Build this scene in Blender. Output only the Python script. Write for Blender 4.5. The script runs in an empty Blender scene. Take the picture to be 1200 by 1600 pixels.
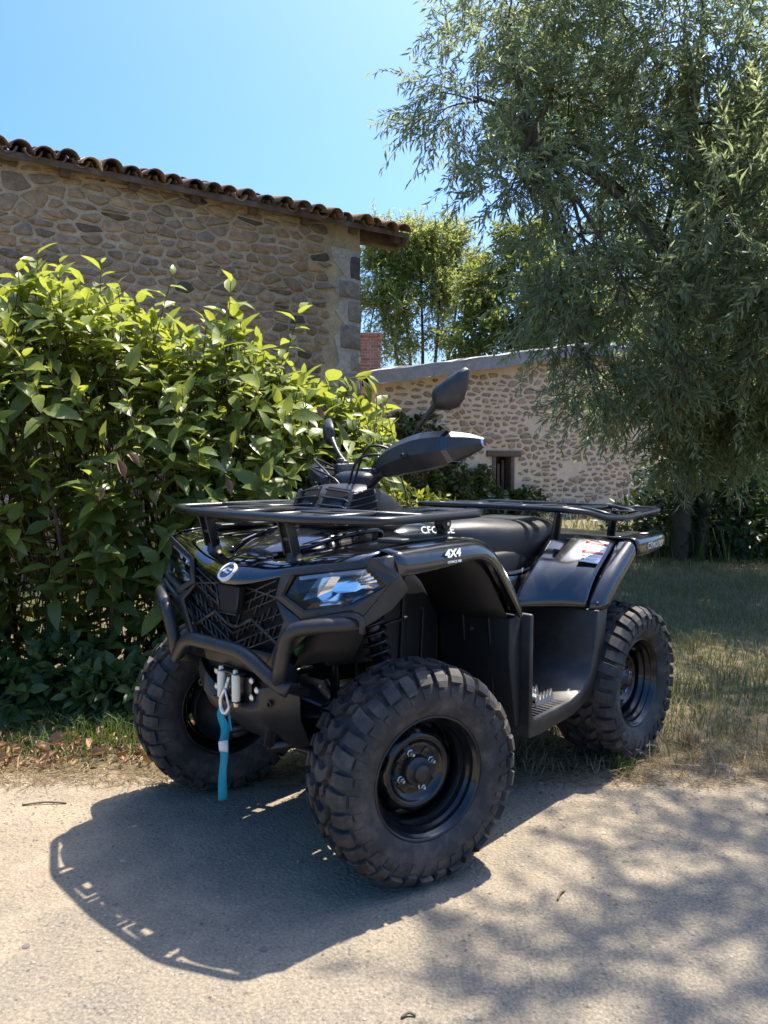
import bpy, math, random
import numpy as np
from mathutils import Vector, Matrix

scene = bpy.context.scene
COL = scene.collection
R = math.radians

# ------------------------------------------------------------------ camera, sky, sun, exposure
cam_d = bpy.data.cameras.new('camera'); cam = bpy.data.objects.new('camera', cam_d); COL.objects.link(cam)
cam.location = (0, 0, 1.124); cam.rotation_euler = (R(90 - 3.6), 0, 0)
cam_d.sensor_fit = 'VERTICAL'; cam_d.sensor_height = 36.0; cam_d.lens = 36.0 * 1206 / 1600
cam_d.clip_start = 0.05; cam_d.clip_end = 2000
scene.camera = cam

SUN_AZ, SUN_EL = 43.0, 66.0            # degrees clockwise from +Y, and up
sun_to = Vector((math.sin(R(SUN_AZ)) * math.cos(R(SUN_EL)), math.cos(R(SUN_AZ)) * math.cos(R(SUN_EL)), math.sin(R(SUN_EL))))
world = bpy.data.worlds.new('World'); scene.world = world; world.use_nodes = True
wn = world.node_tree.nodes; wl = world.node_tree.links
sky = wn.new('ShaderNodeTexSky'); sky.sky_type = 'NISHITA'; sky.sun_disc = False
sky.sun_elevation = R(SUN_EL); sky.sun_rotation = R(SUN_AZ); sky.altitude = 100; sky.air_density = 1.0; sky.dust_density = 4.2; sky.ozone_density = 10.0
hsv = wn.new('ShaderNodeHueSaturation'); hsv.inputs['Saturation'].default_value = 1.20; wl.new(sky.outputs[0], hsv.inputs['Color']); wl.new(hsv.outputs[0], wn['Background'].inputs[0]); wn['Background'].inputs[1].default_value = 0.090
sun_d = bpy.data.lights.new('sun', 'SUN'); sun_d.energy = 3.1; sun_d.angle = R(0.53); sun_d.color = (1.0, 0.91, 0.77)
sun = bpy.data.objects.new('sun', sun_d); COL.objects.link(sun); sun.location = (6, 6, 12)
sun.rotation_euler = (-sun_to).to_track_quat('-Z', 'Y').to_euler()
vs = scene.view_settings; vs.view_transform = 'Standard'; vs.look = 'None'; vs.exposure = 1.9; vs.gamma = 1.0; vs.use_curve_mapping = False
scene.render.engine = 'CYCLES'
scene.cycles.max_bounces = 8; scene.cycles.diffuse_bounces = 4; scene.cycles.transparent_max_bounces = 12; scene.cycles.caustics_reflective = False; scene.cycles.caustics_refractive = False

# ------------------------------------------------------------------ helpers
def tag(o, label=None, cat=None, group=None, kind=None):
    if label: o['label'] = label
    if cat: o['category'] = cat
    if group: o['group'] = group
    if kind: o['kind'] = kind
    return o

def empty(name, loc=(0, 0, 0), rz=0, parent=None):
    o = bpy.data.objects.new(name, None); COL.objects.link(o); o.location = loc; o.rotation_euler = (0, 0, rz)
    o.empty_display_size = 0.05
    if parent: o.parent = parent
    return o

def link(name, me, parent=None, mat=None):
    o = bpy.data.objects.new(name, me); COL.objects.link(o)
    if mat is not None and not me.materials: me.materials.append(mat)
    if parent: o.parent = parent
    return o

def split(o, ang=30):
    m = o.modifiers.new('split', 'EDGE_SPLIT'); m.split_angle = R(ang); return o

def finish(o, bevel=0, seg=2, sub=0, solid=0, off=0, smooth=None, angle=40):
    me = o.data
    if smooth is None: smooth = bool(sub or bevel)
    if smooth: me.polygons.foreach_set('use_smooth', [True] * len(me.polygons))
    if sub:
        m = o.modifiers.new('sub', 'SUBSURF'); m.levels = sub; m.render_levels = sub; m.boundary_smooth = 'PRESERVE_CORNERS'
    if solid:
        m = o.modifiers.new('sol', 'SOLIDIFY'); m.thickness = solid; m.offset = off
    if bevel:
        m = o.modifiers.new('bev', 'BEVEL'); m.width = bevel; m.segments = seg; m.limit_method = 'ANGLE'; m.angle_limit = R(angle); m.harden_normals = False
    return o

def catmull(pts, n=6, closed=False):
    P = [Vector(p) for p in pts]; out = []
    m = len(P)
    rng = range(m) if closed else range(m - 1)
    for i in rng:
        if closed: p0, p1, p2, p3 = P[i - 1], P[i], P[(i + 1) % m], P[(i + 2) % m]
        else: p0, p1, p2, p3 = P[max(i - 1, 0)], P[i], P[i + 1], P[min(i + 2, m - 1)]
        for k in range(n):
            t = k / n
            out.append(0.5 * ((2 * p1) + (p2 - p0) * t + (2 * p0 - 5 * p1 + 4 * p2 - p3) * t * t + (3 * p1 - p0 - 3 * p2 + p3) * t ** 3))
    if not closed: out.append(P[-1].copy())
    return out

def fillet(pts, rad=0.03, n=5, closed=False):
    """polyline with its corners rounded"""
    P = [Vector(p) for p in pts]; out = []; m = len(P)
    for i in range(m):
        if not closed and i in (0, m - 1): out.append(P[i]); continue
        a, b, c = P[i - 1], P[i], P[(i + 1) % m]
        r1 = min(rad, (a - b).length * 0.45); r2 = min(rad, (c - b).length * 0.45)
        s = b + (a - b).normalized() * r1; e = b + (c - b).normalized() * r2
        for k in range(n + 1):
            t = k / n; out.append(s * (1 - t) ** 2 + b * 2 * t * (1 - t) + e * t * t)
    return out

class MB:
    """collects shapes, builds ONE mesh object"""
    def __init__(s): s.v = []; s.f = []
    def add(s, v, f):
        b = len(s.v); s.v += [tuple(x) for x in v]; s.f += [tuple(i + b for i in q) for q in f]; return s
    def box(s, c, d, rot=None):
        v = [Vector((x * d[0] / 2, y * d[1] / 2, z * d[2] / 2)) for x in (-1, 1) for y in (-1, 1) for z in (-1, 1)]
        if rot is not None: v = [rot @ p for p in v]
        v = [p + Vector(c) for p in v]
        return s.add(v, [(0, 1, 3, 2), (4, 6, 7, 5), (0, 4, 5, 1), (2, 3, 7, 6), (0, 2, 6, 4), (1, 5, 7, 3)])
    def beam(s, a, b, w, h, up=(0, 0, 1)):
        a = Vector(a); b = Vector(b); d = (b - a); L = d.length; x = d.normalized(); u = Vector(up)
        y = u.cross(x)
        if y.length < 1e-4: y = Vector((0, 1, 0)).cross(x)
        y.normalize(); z = x.cross(y); m = Matrix((x, y, z)).transposed()
        return s.box((a + b) / 2, (L, w, h), m)
    def tube(s, pts, r, res=10, cap=True, closed=False):
        P = [Vector(p) for p in pts]; n = len(P); rr = r if isinstance(r, (list, tuple)) else [r] * n
        v = []; f = []; prev = None
        for i, p in enumerate(P):
            if closed: d = P[(i + 1) % n] - P[i - 1]
            else: d = P[min(i + 1, n - 1)] - P[max(i - 1, 0)]
            if d.length < 1e-9: d = Vector((0, 0, 1))
            d.normalize()
            if prev is None:
                u = d.cross(Vector((0, 0, 1)))
                if u.length < 0.1: u = d.cross(Vector((1, 0, 0)))
            else: u = prev - d * prev.dot(d)
            u.normalize(); prev = u; w = d.cross(u)
            for k in range(res):
                a = 2 * math.pi * k / res; v.append(p + (u * math.cos(a) + w * math.sin(a)) * rr[i])
        for i in range(n if closed else n - 1):
            j = (i + 1) % n
            for k in range(res):
                k2 = (k + 1) % res; f.append((i * res + k, i * res + k2, j * res + k2, j * res + k))
        if cap and not closed:
            f.append(tuple(range(res))[::-1]); f.append(tuple((n - 1) * res + k for k in range(res)))
        return s.add(v, f)
    def lathe(s, prof, seg=48, axis='y', c=(0, 0, 0), skip=None):
        """prof: (along, radius)"""
        v = []; f = []; n = len(prof)
        for i in range(seg):
            a = 2 * math.pi * i / seg; ca, sa = math.cos(a), math.sin(a)
            for t, r in prof:
                if axis == 'y': p = (c[0] + r * ca, c[1] + t, c[2] + r * sa)
                elif axis == 'z': p = (c[0] + r * ca, c[1] + r * sa, c[2] + t)
                else: p = (c[0] + t, c[1] + r * ca, c[2] + r * sa)
                v.append(p)
        for i in range(seg):
            j = (i + 1) % seg
            for k in range(n - 1):
                if skip and skip(i, k): continue
                f.append((i * n + k, i * n + k + 1, j * n + k + 1, j * n + k))
        return s.add(v, f)
    def grid(s, rows, closed=False):
        n = len(rows[0]); v = [p for r in rows for p in r]; f = []
        for i in range(len(rows) - 1):
            for k in range(n if closed else n - 1):
                k2 = (k + 1) % n; f.append((i * n + k, i * n + k2, (i + 1) * n + k2, (i + 1) * n + k))
        return s.add(v, f)
    def loft(s, rings):
        n = len(rings[0]); s.grid(rings, closed=True); b = len(s.v) - n * len(rings)
        s.f.append(tuple(b + k for k in range(n))[::-1]); s.f.append(tuple(b + (len(rings) - 1) * n + k for k in range(n))); return s
    def prism(s, poly, lo, hi, plane='xz'):
        """extrude a 2D polygon along the missing axis"""
        n = len(poly); v = []
        for t in (lo, hi):
            for a, b in poly:
                v.append({'xz': (a, t, b), 'yz': (t, a, b), 'xy': (a, b, t)}[plane])
        f = [tuple(range(n))[::-1], tuple(range(n, 2 * n))] + [(k, (k + 1) % n, n + (k + 1) % n, n + k) for k in range(n)]
        return s.add(v, f)
    def build(s, name, mat, parent=None, mirror=False, **kw):
        v, f = s.v, s.f
        if mirror: v = [(x, -y, z) for x, y, z in v]; f = [q[::-1] for q in f]
        me = bpy.data.meshes.new(name); me.from_pydata(v, [], f); me.update()
        o = link(name, me, parent, mat)
        return finish(o, **kw)

def fixnormals(o):
    import bmesh
    bm = bmesh.new(); bm.from_mesh(o.data); bmesh.ops.recalc_face_normals(bm, faces=bm.faces); bm.to_mesh(o.data); bm.free(); return o

def np_mesh(name, V, F, parent=None, mat=None, smooth=False):
    """V (n,3), F (m,3 or 4) arrays -> mesh object, fast"""
    V = np.asarray(V, np.float32); F = np.asarray(F, np.int32); k = F.shape[1]
    me = bpy.data.meshes.new(name); me.vertices.add(len(V)); me.vertices.foreach_set('co', V.ravel())
    me.loops.add(F.size); me.loops.foreach_set('vertex_index', F.ravel())
    me.polygons.add(len(F)); me.polygons.foreach_set('loop_start', np.arange(0, F.size, k, dtype=np.int32))
    me.polygons.foreach_set('loop_total', np.full(len(F), k, np.int32))
    if smooth: me.polygons.foreach_set('use_smooth', np.ones(len(F), bool))
    me.update(calc_edges=True)
    return link(name, me, parent, mat)

def text_mesh(name, txt, size, mat, parent, loc, ex, ey, depth=0.0008, shear=0.0, space=1.0, bold=0.0, sx=1.0):
    """flat lettering: ex = reading direction, ey = up direction of the letters"""
    cu = bpy.data.curves.new(name, 'FONT'); cu.body = txt; cu.size = size; cu.extrude = depth / 2; cu.align_x = 'CENTER'; cu.align_y = 'CENTER'
    cu.shear = shear; cu.space_character = space; cu.offset = bold; cu.resolution_u = 2
    tmp = bpy.data.objects.new('tmp', cu); COL.objects.link(tmp)
    dg = bpy.context.evaluated_depsgraph_get(); me = bpy.data.meshes.new_from_object(tmp.evaluated_get(dg))
    bpy.data.objects.remove(tmp); bpy.data.curves.remove(cu); me.transform(Matrix.Scale(sx, 4, (1, 0, 0)))
    ex = Vector(ex).normalized(); ey = Vector(ey); ey = (ey - ex * ey.dot(ex)).normalized(); ez = ex.cross(ey)
    M = Matrix((ex, ey, ez)).transposed().to_4x4(); M.translation = Vector(loc); me.transform(M); me.materials.clear(); me.name = name
    return link(name, me, parent, mat)

# ------------------------------------------------------------------ materials
def newmat(name):
    m = bpy.data.materials.new(name); m.use_nodes = True; nt = m.node_tree
    return m, nt, nt.nodes['Principled BSDF']

def N(nt, typ, **kw):
    n = nt.nodes.new(typ)
    for k, v in kw.items():
        if k.startswith('i_'): n.inputs[k[2:].replace('_', ' ')].default_value = v
        else: setattr(n, k, v)
    return n

def ramp(nt, fac, stops):
    r = nt.nodes.new('ShaderNodeValToRGB'); e = r.color_ramp.elements
    while len(e) < len(stops): e.new(0.5)
    for q, (p, c) in zip(e, stops): q.position = p; q.color = (c[0], c[1], c[2], 1) if not isinstance(c, (int, float)) else (c, c, c, 1)
    nt.links.new(fac, r.inputs[0]); return r.outputs[0]

def noise(nt, scale, detail=4, rough=0.6, coord=None, dist=0.0):
    n = N(nt, 'ShaderNodeTexNoise'); n.inputs['Scale'].default_value = scale; n.inputs['Detail'].default_value = detail; n.inputs['Roughness'].default_value = rough; n.inputs['Distortion'].default_value = dist
    if coord is None:
        t = N(nt, 'ShaderNodeTexCoord'); coord = t.outputs['Object']
    nt.links.new(coord, n.inputs['Vector']); return n.outputs['Fac']

def bump(nt, bsdf, h, strength=0.3, dist=0.01):
    b = N(nt, 'ShaderNodeBump'); b.inputs['Strength'].default_value = strength; b.inputs['Distance'].default_value = dist
    nt.links.new(h, b.inputs['Height']); nt.links.new(b.outputs[0], bsdf.inputs['Normal']); return b

def mixc(nt, fac, a, b, mode='MIX'):
    m = N(nt, 'ShaderNodeMix', data_type='RGBA', blend_type=mode)
    for sock, val in ((m.inputs[0], fac), (m.inputs[6], a), (m.inputs[7], b)):
        if isinstance(val, (int, float)): sock.default_value = val
        elif isinstance(val, tuple): sock.default_value = (*val, 1)
        else: nt.links.new(val, sock)
    return m.outputs[2]

def simple(name, col, rough=0.5, metal=0.0, spec=0.5, bump_scale=None, bump_s=0.1, dust=None, coat=0.0, var=0.25):
    m, nt, b = newmat(name)
    b.inputs['Roughness'].default_value = rough; b.inputs['Metallic'].default_value = metal; b.inputs['Specular IOR Level'].default_value = spec; b.inputs['Coat Weight'].default_value = coat; b.inputs['Coat Roughness'].default_value = 0.04
    n1 = noise(nt, 9, 5)
    c = ramp(nt, n1, [(0.3, tuple(x * (1 - var) for x in col)), (0.7, tuple(min(1, x * (1 + var)) for x in col))])
    if dust:
        n2 = noise(nt, dust[2], 8, 0.7); f = ramp(nt, n2, [(dust[3], 0.0), (dust[3] + 0.22, dust[1])]); c = mixc(nt, f, c, dust[0])
    nt.links.new(c, b.inputs['Base Color'])
    r = ramp(nt, n1, [(0.3, rough * 0.85), (0.7, min(1, rough * 1.15))]); nt.links.new(r, b.inputs['Roughness'])
    if bump_scale: bump(nt, b, noise(nt, bump_scale, 3), bump_s, 0.002)
    return m

DUST = (0.22, 0.17, 0.12)
M = {}
M['matte'] = simple('matte_black_plastic', (0.015, 0.015, 0.0155), 0.40, spec=0.6, bump_scale=900, bump_s=0.25, dust=(DUST, 0.10, 19, 0.45))
M['gloss'] = simple('gloss_black_paint', (0.0045, 0.0046, 0.0055), 0.10, coat=1.0, spec=0.6, dust=(DUST, 0.035, 30, 0.52))
M['satin'] = simple('satin_black_panel', (0.009, 0.0095, 0.0115), 0.18, spec=0.75, coat=0.6, dust=(DUST, 0.06, 26, 0.47))
M['powder'] = simple('powder_coated_steel', (0.012, 0.012, 0.013), 0.30, spec=0.6, bump_scale=1200, bump_s=0.15, dust=(DUST, 0.05, 25, 0.52))
M['rubber'] = simple('tyre_rubber', (0.029, 0.027, 0.026), 0.68, spec=0.45, bump_scale=500, bump_s=0.2, dust=((0.21, 0.165, 0.125), 0.45, 11, 0.46))
M['rim'] = simple('rim_gloss_black', (0.007, 0.007, 0.008), 0.16, spec=0.6, dust=(DUST, 0.04, 30, 0.5))
M['dark'] = simple('inner_black_plastic', (0.010, 0.010, 0.011), 0.55, bump_scale=600, bump_s=0.2)
M['vinyl'] = simple('seat_vinyl', (0.016, 0.016, 0.017), 0.42, bump_scale=420, bump_s=0.35, dust=(DUST, 0.10, 10, 0.5))
M['bolt'] = simple('zinc_bolt', (0.62, 0.62, 0.60), 0.28, metal=1.0)
M['steel'] = simple('cast_steel', (0.16, 0.16, 0.165), 0.42, metal=0.9, bump_scale=300, bump_s=0.3)
M['roller'] = simple('nylon_roller', (0.86, 0.82, 0.64), 0.35, var=0.06)
M['hookm'] = simple('plated_hook', (0.75, 0.73, 0.68), 0.30, metal=0.7)
M['strap'] = simple('teal_webbing', (0.008, 0.29, 0.37), 0.75, bump_scale=1500, bump_s=0.5, var=0.12)
M['white'] = simple('white_print', (0.78, 0.80, 0.82), 0.45, var=0.03)
M['greyp'] = simple('grey_print', (0.52, 0.53, 0.55), 0.45, var=0.05)
M['red'] = simple('red_print', (0.55, 0.05, 0.05), 0.5, var=0.05)
M['cyan'] = simple('cyan_print', (0.02, 0.38, 0.60), 0.4, var=0.05)
M['chrome'] = simple('chrome_reflector', (0.92, 0.92, 0.93), 0.13, metal=1.0, var=0.02)
M['drl'] = simple('white_light_guide', (0.93, 0.93, 0.96), 0.15, var=0.02)
M['mirror'] = simple('mirror_glass', (0.8, 0.8, 0.82), 0.02, metal=1.0, var=0.01)
M['copper'] = simple('cable_black', (0.015, 0.015, 0.015), 0.4)
M['pipe'] = simple('worn_aluminium', (0.55, 0.55, 0.53), 0.35, metal=0.9, bump_scale=200, bump_s=0.3)
def glassmat():
    m, nt, b = newmat('lamp_lens'); out = nt.nodes['Material Output']
    t = N(nt, 'ShaderNodeBsdfTransparent'); g = N(nt, 'ShaderNodeBsdfGlossy'); g.inputs['Roughness'].default_value = 0.03
    f = N(nt, 'ShaderNodeFresnel'); f.inputs['IOR'].default_value = 1.55
    mx = N(nt, 'ShaderNodeMixShader'); nt.links.new(f.outputs[0], mx.inputs[0]); nt.links.new(t.outputs[0], mx.inputs[1]); nt.links.new(g.outputs[0], mx.inputs[2])
    nt.links.new(mx.outputs[0], out.inputs['Surface']); nt.nodes.remove(b); return m
M['lens'] = glassmat()

def leafmat(name, dark, mid, young, transl=0.45, gloss=0.38, ytop=None, tint=(0.34, 0.42, 0.03)):
    """leaf: diffuse+gloss mixed with translucency, colour differs leaf by leaf"""
    m, nt, b = newmat(name); out = nt.nodes['Material Output']
    g = N(nt, 'ShaderNodeNewGeometry'); oi = N(nt, 'ShaderNodeObjectInfo')
    ad = N(nt, 'ShaderNodeMath', operation='ADD'); nt.links.new(g.outputs['Random Per Island'], ad.inputs[0]); nt.links.new(oi.outputs['Random'], ad.inputs[1])
    fr = N(nt, 'ShaderNodeMath', operation='FRACT'); nt.links.new(ad.outputs[0], fr.inputs[0])
    c = ramp(nt, fr.outputs[0], [(0.0, dark), (0.45, mid), (0.8, mid), (1.0, young)])
    if ytop:        # young shoots grow at the top of the plant
        sp = N(nt, 'ShaderNodeSeparateXYZ'); nt.links.new(g.outputs['Position'], sp.inputs[0])
        mr = N(nt, 'ShaderNodeMapRange'); mr.inputs[1].default_value = ytop[0]; mr.inputs[2].default_value = ytop[1]; mr.inputs[4].default_value = ytop[2]; nt.links.new(sp.outputs[2], mr.inputs[0])
        c = mixc(nt, mr.outputs[0], c, young)
    nz = noise(nt, 60, 3, 0.6, g.outputs['Position']); c = mixc(nt, 0.35, c, ramp(nt, nz, [(0.3, 0.25), (0.7, 0.75)]), 'OVERLAY')
    nt.links.new(c, b.inputs['Base Color']); b.inputs['Roughness'].default_value = gloss; b.inputs['Specular IOR Level'].default_value = 0.5
    tr = N(nt, 'ShaderNodeBsdfTranslucent'); tc = mixc(nt, 0.6, c, tint, 'MIX')
    nt.links.new(tc, tr.inputs[0])
    mx = N(nt, 'ShaderNodeMixShader'); mx.inputs[0].default_value = transl
    nt.links.new(b.outputs[0], mx.inputs[1]); nt.links.new(tr.outputs[0], mx.inputs[2]); nt.links.new(mx.outputs[0], out.inputs['Surface'])
    return m
M['laurel'] = leafmat('laurel_leaf', (0.080, 0.122, 0.038), (0.135, 0.190, 0.050), (0.29, 0.33, 0.055), 0.5, 0.38, (1.15, 2.05, 0.7), tint=(0.44, 0.48, 0.045))
M['willow'] = leafmat('willow_leaf', (0.165, 0.213, 0.120), (0.250, 0.309, 0.173), (0.388, 0.445, 0.213), 0.52, 0.42, tint=(0.390, 0.465, 0.195))
M['birch'] = leafmat('pale_tree_leaf', (0.180, 0.240, 0.045), (0.300, 0.360, 0.075), (0.480, 0.495, 0.120), 0.55, 0.5, tint=(0.46, 0.48, 0.17))
M['oak'] = leafmat('mid_tree_leaf', (0.062, 0.100, 0.020), (0.125, 0.169, 0.031), (0.275, 0.300, 0.050), 0.48, 0.5, tint=(0.36, 0.40, 0.05))
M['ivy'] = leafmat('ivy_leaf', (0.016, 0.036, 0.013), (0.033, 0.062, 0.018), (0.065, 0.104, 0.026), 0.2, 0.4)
M['lime'] = leafmat('lime_shrub_leaf', (0.10, 0.15, 0.01), (0.19, 0.25, 0.02), (0.30, 0.34, 0.04), 0.5, 0.45, tint=(0.60, 0.60, 0.05))
M['grass'] = leafmat('grass_blade', (0.07, 0.10, 0.03), (0.13, 0.15, 0.05), (0.27, 0.25, 0.11), 0.3, 0.6, tint=(0.32, 0.31, 0.10))
M['weed'] = leafmat('weed_leaf', (0.030, 0.060, 0.014), (0.060, 0.108, 0.024), (0.120, 0.168, 0.036), 0.35, 0.5, tint=(0.22, 0.30, 0.05))
M['straw'] = leafmat('dry_straw', (0.20, 0.13, 0.06), (0.34, 0.25, 0.13), (0.46, 0.36, 0.20), 0.2, 0.6, tint=(0.42, 0.32, 0.17))
M['deadleaf'] = leafmat('dead_leaf', (0.14, 0.07, 0.03), (0.28, 0.16, 0.08), (0.42, 0.28, 0.17), 0.15, 0.55, tint=(0.34, 0.19, 0.09))
M['bark'] = simple('grey_brown_bark', (0.085, 0.065, 0.045), 0.85, bump_scale=40, bump_s=0.7, var=0.45)
M['twig'] = simple('green_brown_twig', (0.11, 0.085, 0.045), 0.7, var=0.4)
def stonemat(name, cols, bscale=45, bstr=0.95):
    m, nt, b = newmat(name)
    g = N(nt, 'ShaderNodeNewGeometry'); oi = N(nt, 'ShaderNodeObjectInfo')
    ad = N(nt, 'ShaderNodeMath', operation='ADD'); nt.links.new(g.outputs['Random Per Island'], ad.inputs[0]); nt.links.new(oi.outputs['Random'], ad.inputs[1])
    fr = N(nt, 'ShaderNodeMath', operation='FRACT'); nt.links.new(ad.outputs[0], fr.inputs[0])
    c = ramp(nt, fr.outputs[0], [(i / (len(cols) - 1), q) for i, q in enumerate(cols)])
    n1 = noise(nt, 14, 6, 0.65, g.outputs['Position']); n2 = noise(nt, bscale, 7, 0.7, g.outputs['Position'])
    c = mixc(nt, 0.55, c, ramp(nt, n1, [(0.3, 0.18), (0.5, 0.5), (0.72, 0.8)]), 'OVERLAY')
    c = mixc(nt, 0.35, c, ramp(nt, n2, [(0.3, 0.2), (0.7, 0.8)]), 'OVERLAY')
    nt.links.new(c, b.inputs['Base Color']); b.inputs['Roughness'].default_value = 0.88; b.inputs['Specular IOR Level'].default_value = 0.25
    bump(nt, b, n2, bstr, 0.012); return m
M['bstone'] = stonemat('barn_rubble_stone', [(0.233, 0.176, 0.117), (0.410, 0.285, 0.168), (0.301, 0.230, 0.163), (0.465, 0.321, 0.188), (0.260, 0.212, 0.163), (0.382, 0.237, 0.132), (0.342, 0.261, 0.173), (0.103, 0.085, 0.066), (0.424, 0.303, 0.188), (0.288, 0.207, 0.132)])
M['gstone'] = stonemat('gable_rubble_stone', [(0.330, 0.220, 0.143), (0.418, 0.297, 0.198), (0.275, 0.187, 0.127), (0.462, 0.352, 0.242), (0.308, 0.237, 0.176), (0.374, 0.242, 0.154)])
M['quoin'] = stonemat('quoin_stone', [(0.32, 0.28, 0.23), (0.24, 0.215, 0.185), (0.38, 0.33, 0.27), (0.09, 0.085, 0.08), (0.28, 0.25, 0.21)])
M['pebble'] = stonemat('road_pebble', [(0.12, 0.11, 0.10), (0.24, 0.20, 0.165), (0.34, 0.29, 0.23), (0.17, 0.15, 0.13)], 120, 0.3)
def mortar(name, a, b_, cscale=5, fine=60, bstr=0.9):
    m, nt, b = newmat(name); g = N(nt, 'ShaderNodeNewGeometry'); P = g.outputs['Position']
    n1 = noise(nt, cscale, 8, 0.7, P); n2 = noise(nt, fine, 8, 0.75, P)
    c = ramp(nt, n1, [(0.3, a), (0.68, b_)]); c = mixc(nt, 0.5, c, ramp(nt, n2, [(0.3, 0.15), (0.7, 0.8)]), 'OVERLAY')
    nt.links.new(c, b.inputs['Base Color']); b.inputs['Roughness'].default_value = 0.95; b.inputs['Specular IOR Level'].default_value = 0.15
    bump(nt, b, n2, bstr, 0.02); return m
M['bmortar'] = mortar('barn_lime_mortar', (0.400, 0.309, 0.204), (0.693, 0.553, 0.380))
M['gmortar'] = mortar('gable_lime_mortar', (0.66, 0.50, 0.35), (0.82, 0.66, 0.49))
M['render'] = mortar('old_lime_render', (0.42, 0.38, 0.32), (0.60, 0.55, 0.48), 3, 30, 0.6)
M['tile'] = stonemat('terracotta_tile', [(0.246, 0.138, 0.090), (0.172, 0.115, 0.085), (0.295, 0.184, 0.123), (0.123, 0.092, 0.076), (0.213, 0.156, 0.114), (0.262, 0.156, 0.095), (0.148, 0.110, 0.085)], 60, 0.4)
M['newtile'] = simple('pale_new_tile', (0.62, 0.46, 0.30), 0.8, var=0.12)
M['timber'] = simple('weathered_timber', (0.12, 0.085, 0.06), 0.85, bump_scale=70, bump_s=0.6, var=0.45)
M['tarp'] = simple('grey_roof_sheet', (0.24, 0.235, 0.23), 0.6, bump_scale=30, bump_s=0.5, var=0.25)
M['void'] = simple('dark_window_void', (0.01, 0.01, 0.01), 0.8)
M['brick'] = stonemat('old_brick', [(0.28, 0.13, 0.09), (0.34, 0.17, 0.12), (0.22, 0.11, 0.08), (0.30, 0.17, 0.13)], 60, 0.4)
def roadmat():
    m, nt, b = newmat('dusty_asphalt'); g = N(nt, 'ShaderNodeNewGeometry'); P = g.outputs['Position']
    big = noise(nt, 0.9, 5, 0.6, P); mid = noise(nt, 6, 6, 0.7, P, 0.4); fine = noise(nt, 120, 5, 0.75, P); pit = noise(nt, 46, 4, 0.65, P)
    agg = N(nt, 'ShaderNodeTexVoronoi'); agg.inputs['Scale'].default_value = 95; nt.links.new(P, agg.inputs['Vector'])
    asph = ramp(nt, fine, [(0.30, (0.080, 0.072, 0.059)), (0.5, (0.190, 0.170, 0.136)), (0.72, (0.33, 0.292, 0.232))])
    sand = ramp(nt, mid, [(0.3, (0.215, 0.175, 0.124)), (0.7, (0.33, 0.27, 0.192))])
    sand = mixc(nt, 0.45, sand, ramp(nt, fine, [(0.3, 0.2), (0.7, 0.8)]), 'OVERLAY')
    sp = N(nt, 'ShaderNodeSeparateXYZ'); nt.links.new(P, sp.inputs[0])
    ad = N(nt, 'ShaderNodeMath', operation='MULTIPLY_ADD'); ad.inputs[1].default_value = 0.45; ad.inputs[2].default_value = -0.85; nt.links.new(sp.outputs[1], ad.inputs[0])   # dust gathers towards the verge
    ad3 = N(nt, 'ShaderNodeMath', operation='MULTIPLY_ADD'); ad3.inputs[1].default_value = -0.16; nt.links.new(sp.outputs[0], ad3.inputs[0]); nt.links.new(ad.outputs[0], ad3.inputs[2])
    ad2 = N(nt, 'ShaderNodeMath', operation='ADD'); nt.links.new(ad3.outputs[0], ad2.inputs[0]); nt.links.new(big, ad2.inputs[1])
    f = ramp(nt, ad2.outputs[0], [(0.30, 0.25), (0.85, 0.9)]); f2 = mixc(nt, 0.6, f, ramp(nt, mid, [(0.35, 0.0), (0.65, 1.0)]), 'OVERLAY')
    col = mixc(nt, f2, asph, sand)
    pits = ramp(nt, pit, [(0.30, 0.0), (0.42, 1.0)]); col = mixc(nt, pits, mixc(nt, 0.55, col, (0.06, 0.05, 0.042)), col)
    nt.links.new(col, b.inputs['Base Color']); b.inputs['Roughness'].default_value = 0.92; b.inputs['Specular IOR Level'].default_value = 0.2
    h = N(nt, 'ShaderNodeMath', operation='ADD'); nt.links.new(fine, h.inputs[0]); nt.links.new(agg.outputs['Distance'], h.inputs[1]); h2 = N(nt, 'ShaderNodeMath', operation='MULTIPLY_ADD'); h2.inputs[1].default_value = 1.3; nt.links.new(pit, h2.inputs[0]); nt.links.new(h.outputs[0], h2.inputs[2]); bump(nt, b, h2.outputs[0], 0.55, 0.008); return m
M['road'] = roadmat()
def soilmat():
    m, nt, b = newmat('verge_soil'); g = N(nt, 'ShaderNodeNewGeometry'); P = g.outputs['Position']
    mid = noise(nt, 2.2, 6, 0.7, P); fine = noise(nt, 70, 8, 0.75, P)
    c = ramp(nt, mid, [(0.3, (0.085, 0.080, 0.036)), (0.5, (0.145, 0.120, 0.062)), (0.7, (0.22, 0.175, 0.105))])
    c = mixc(nt, 0.6, c, ramp(nt, fine, [(0.3, 0.12), (0.7, 0.8)]), 'OVERLAY')
    nt.links.new(c, b.inputs['Base Color']); b.inputs['Roughness'].default_value = 0.95; bump(nt, b, fine, 0.8, 0.02); return m
M['soil'] = soilmat()
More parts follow.
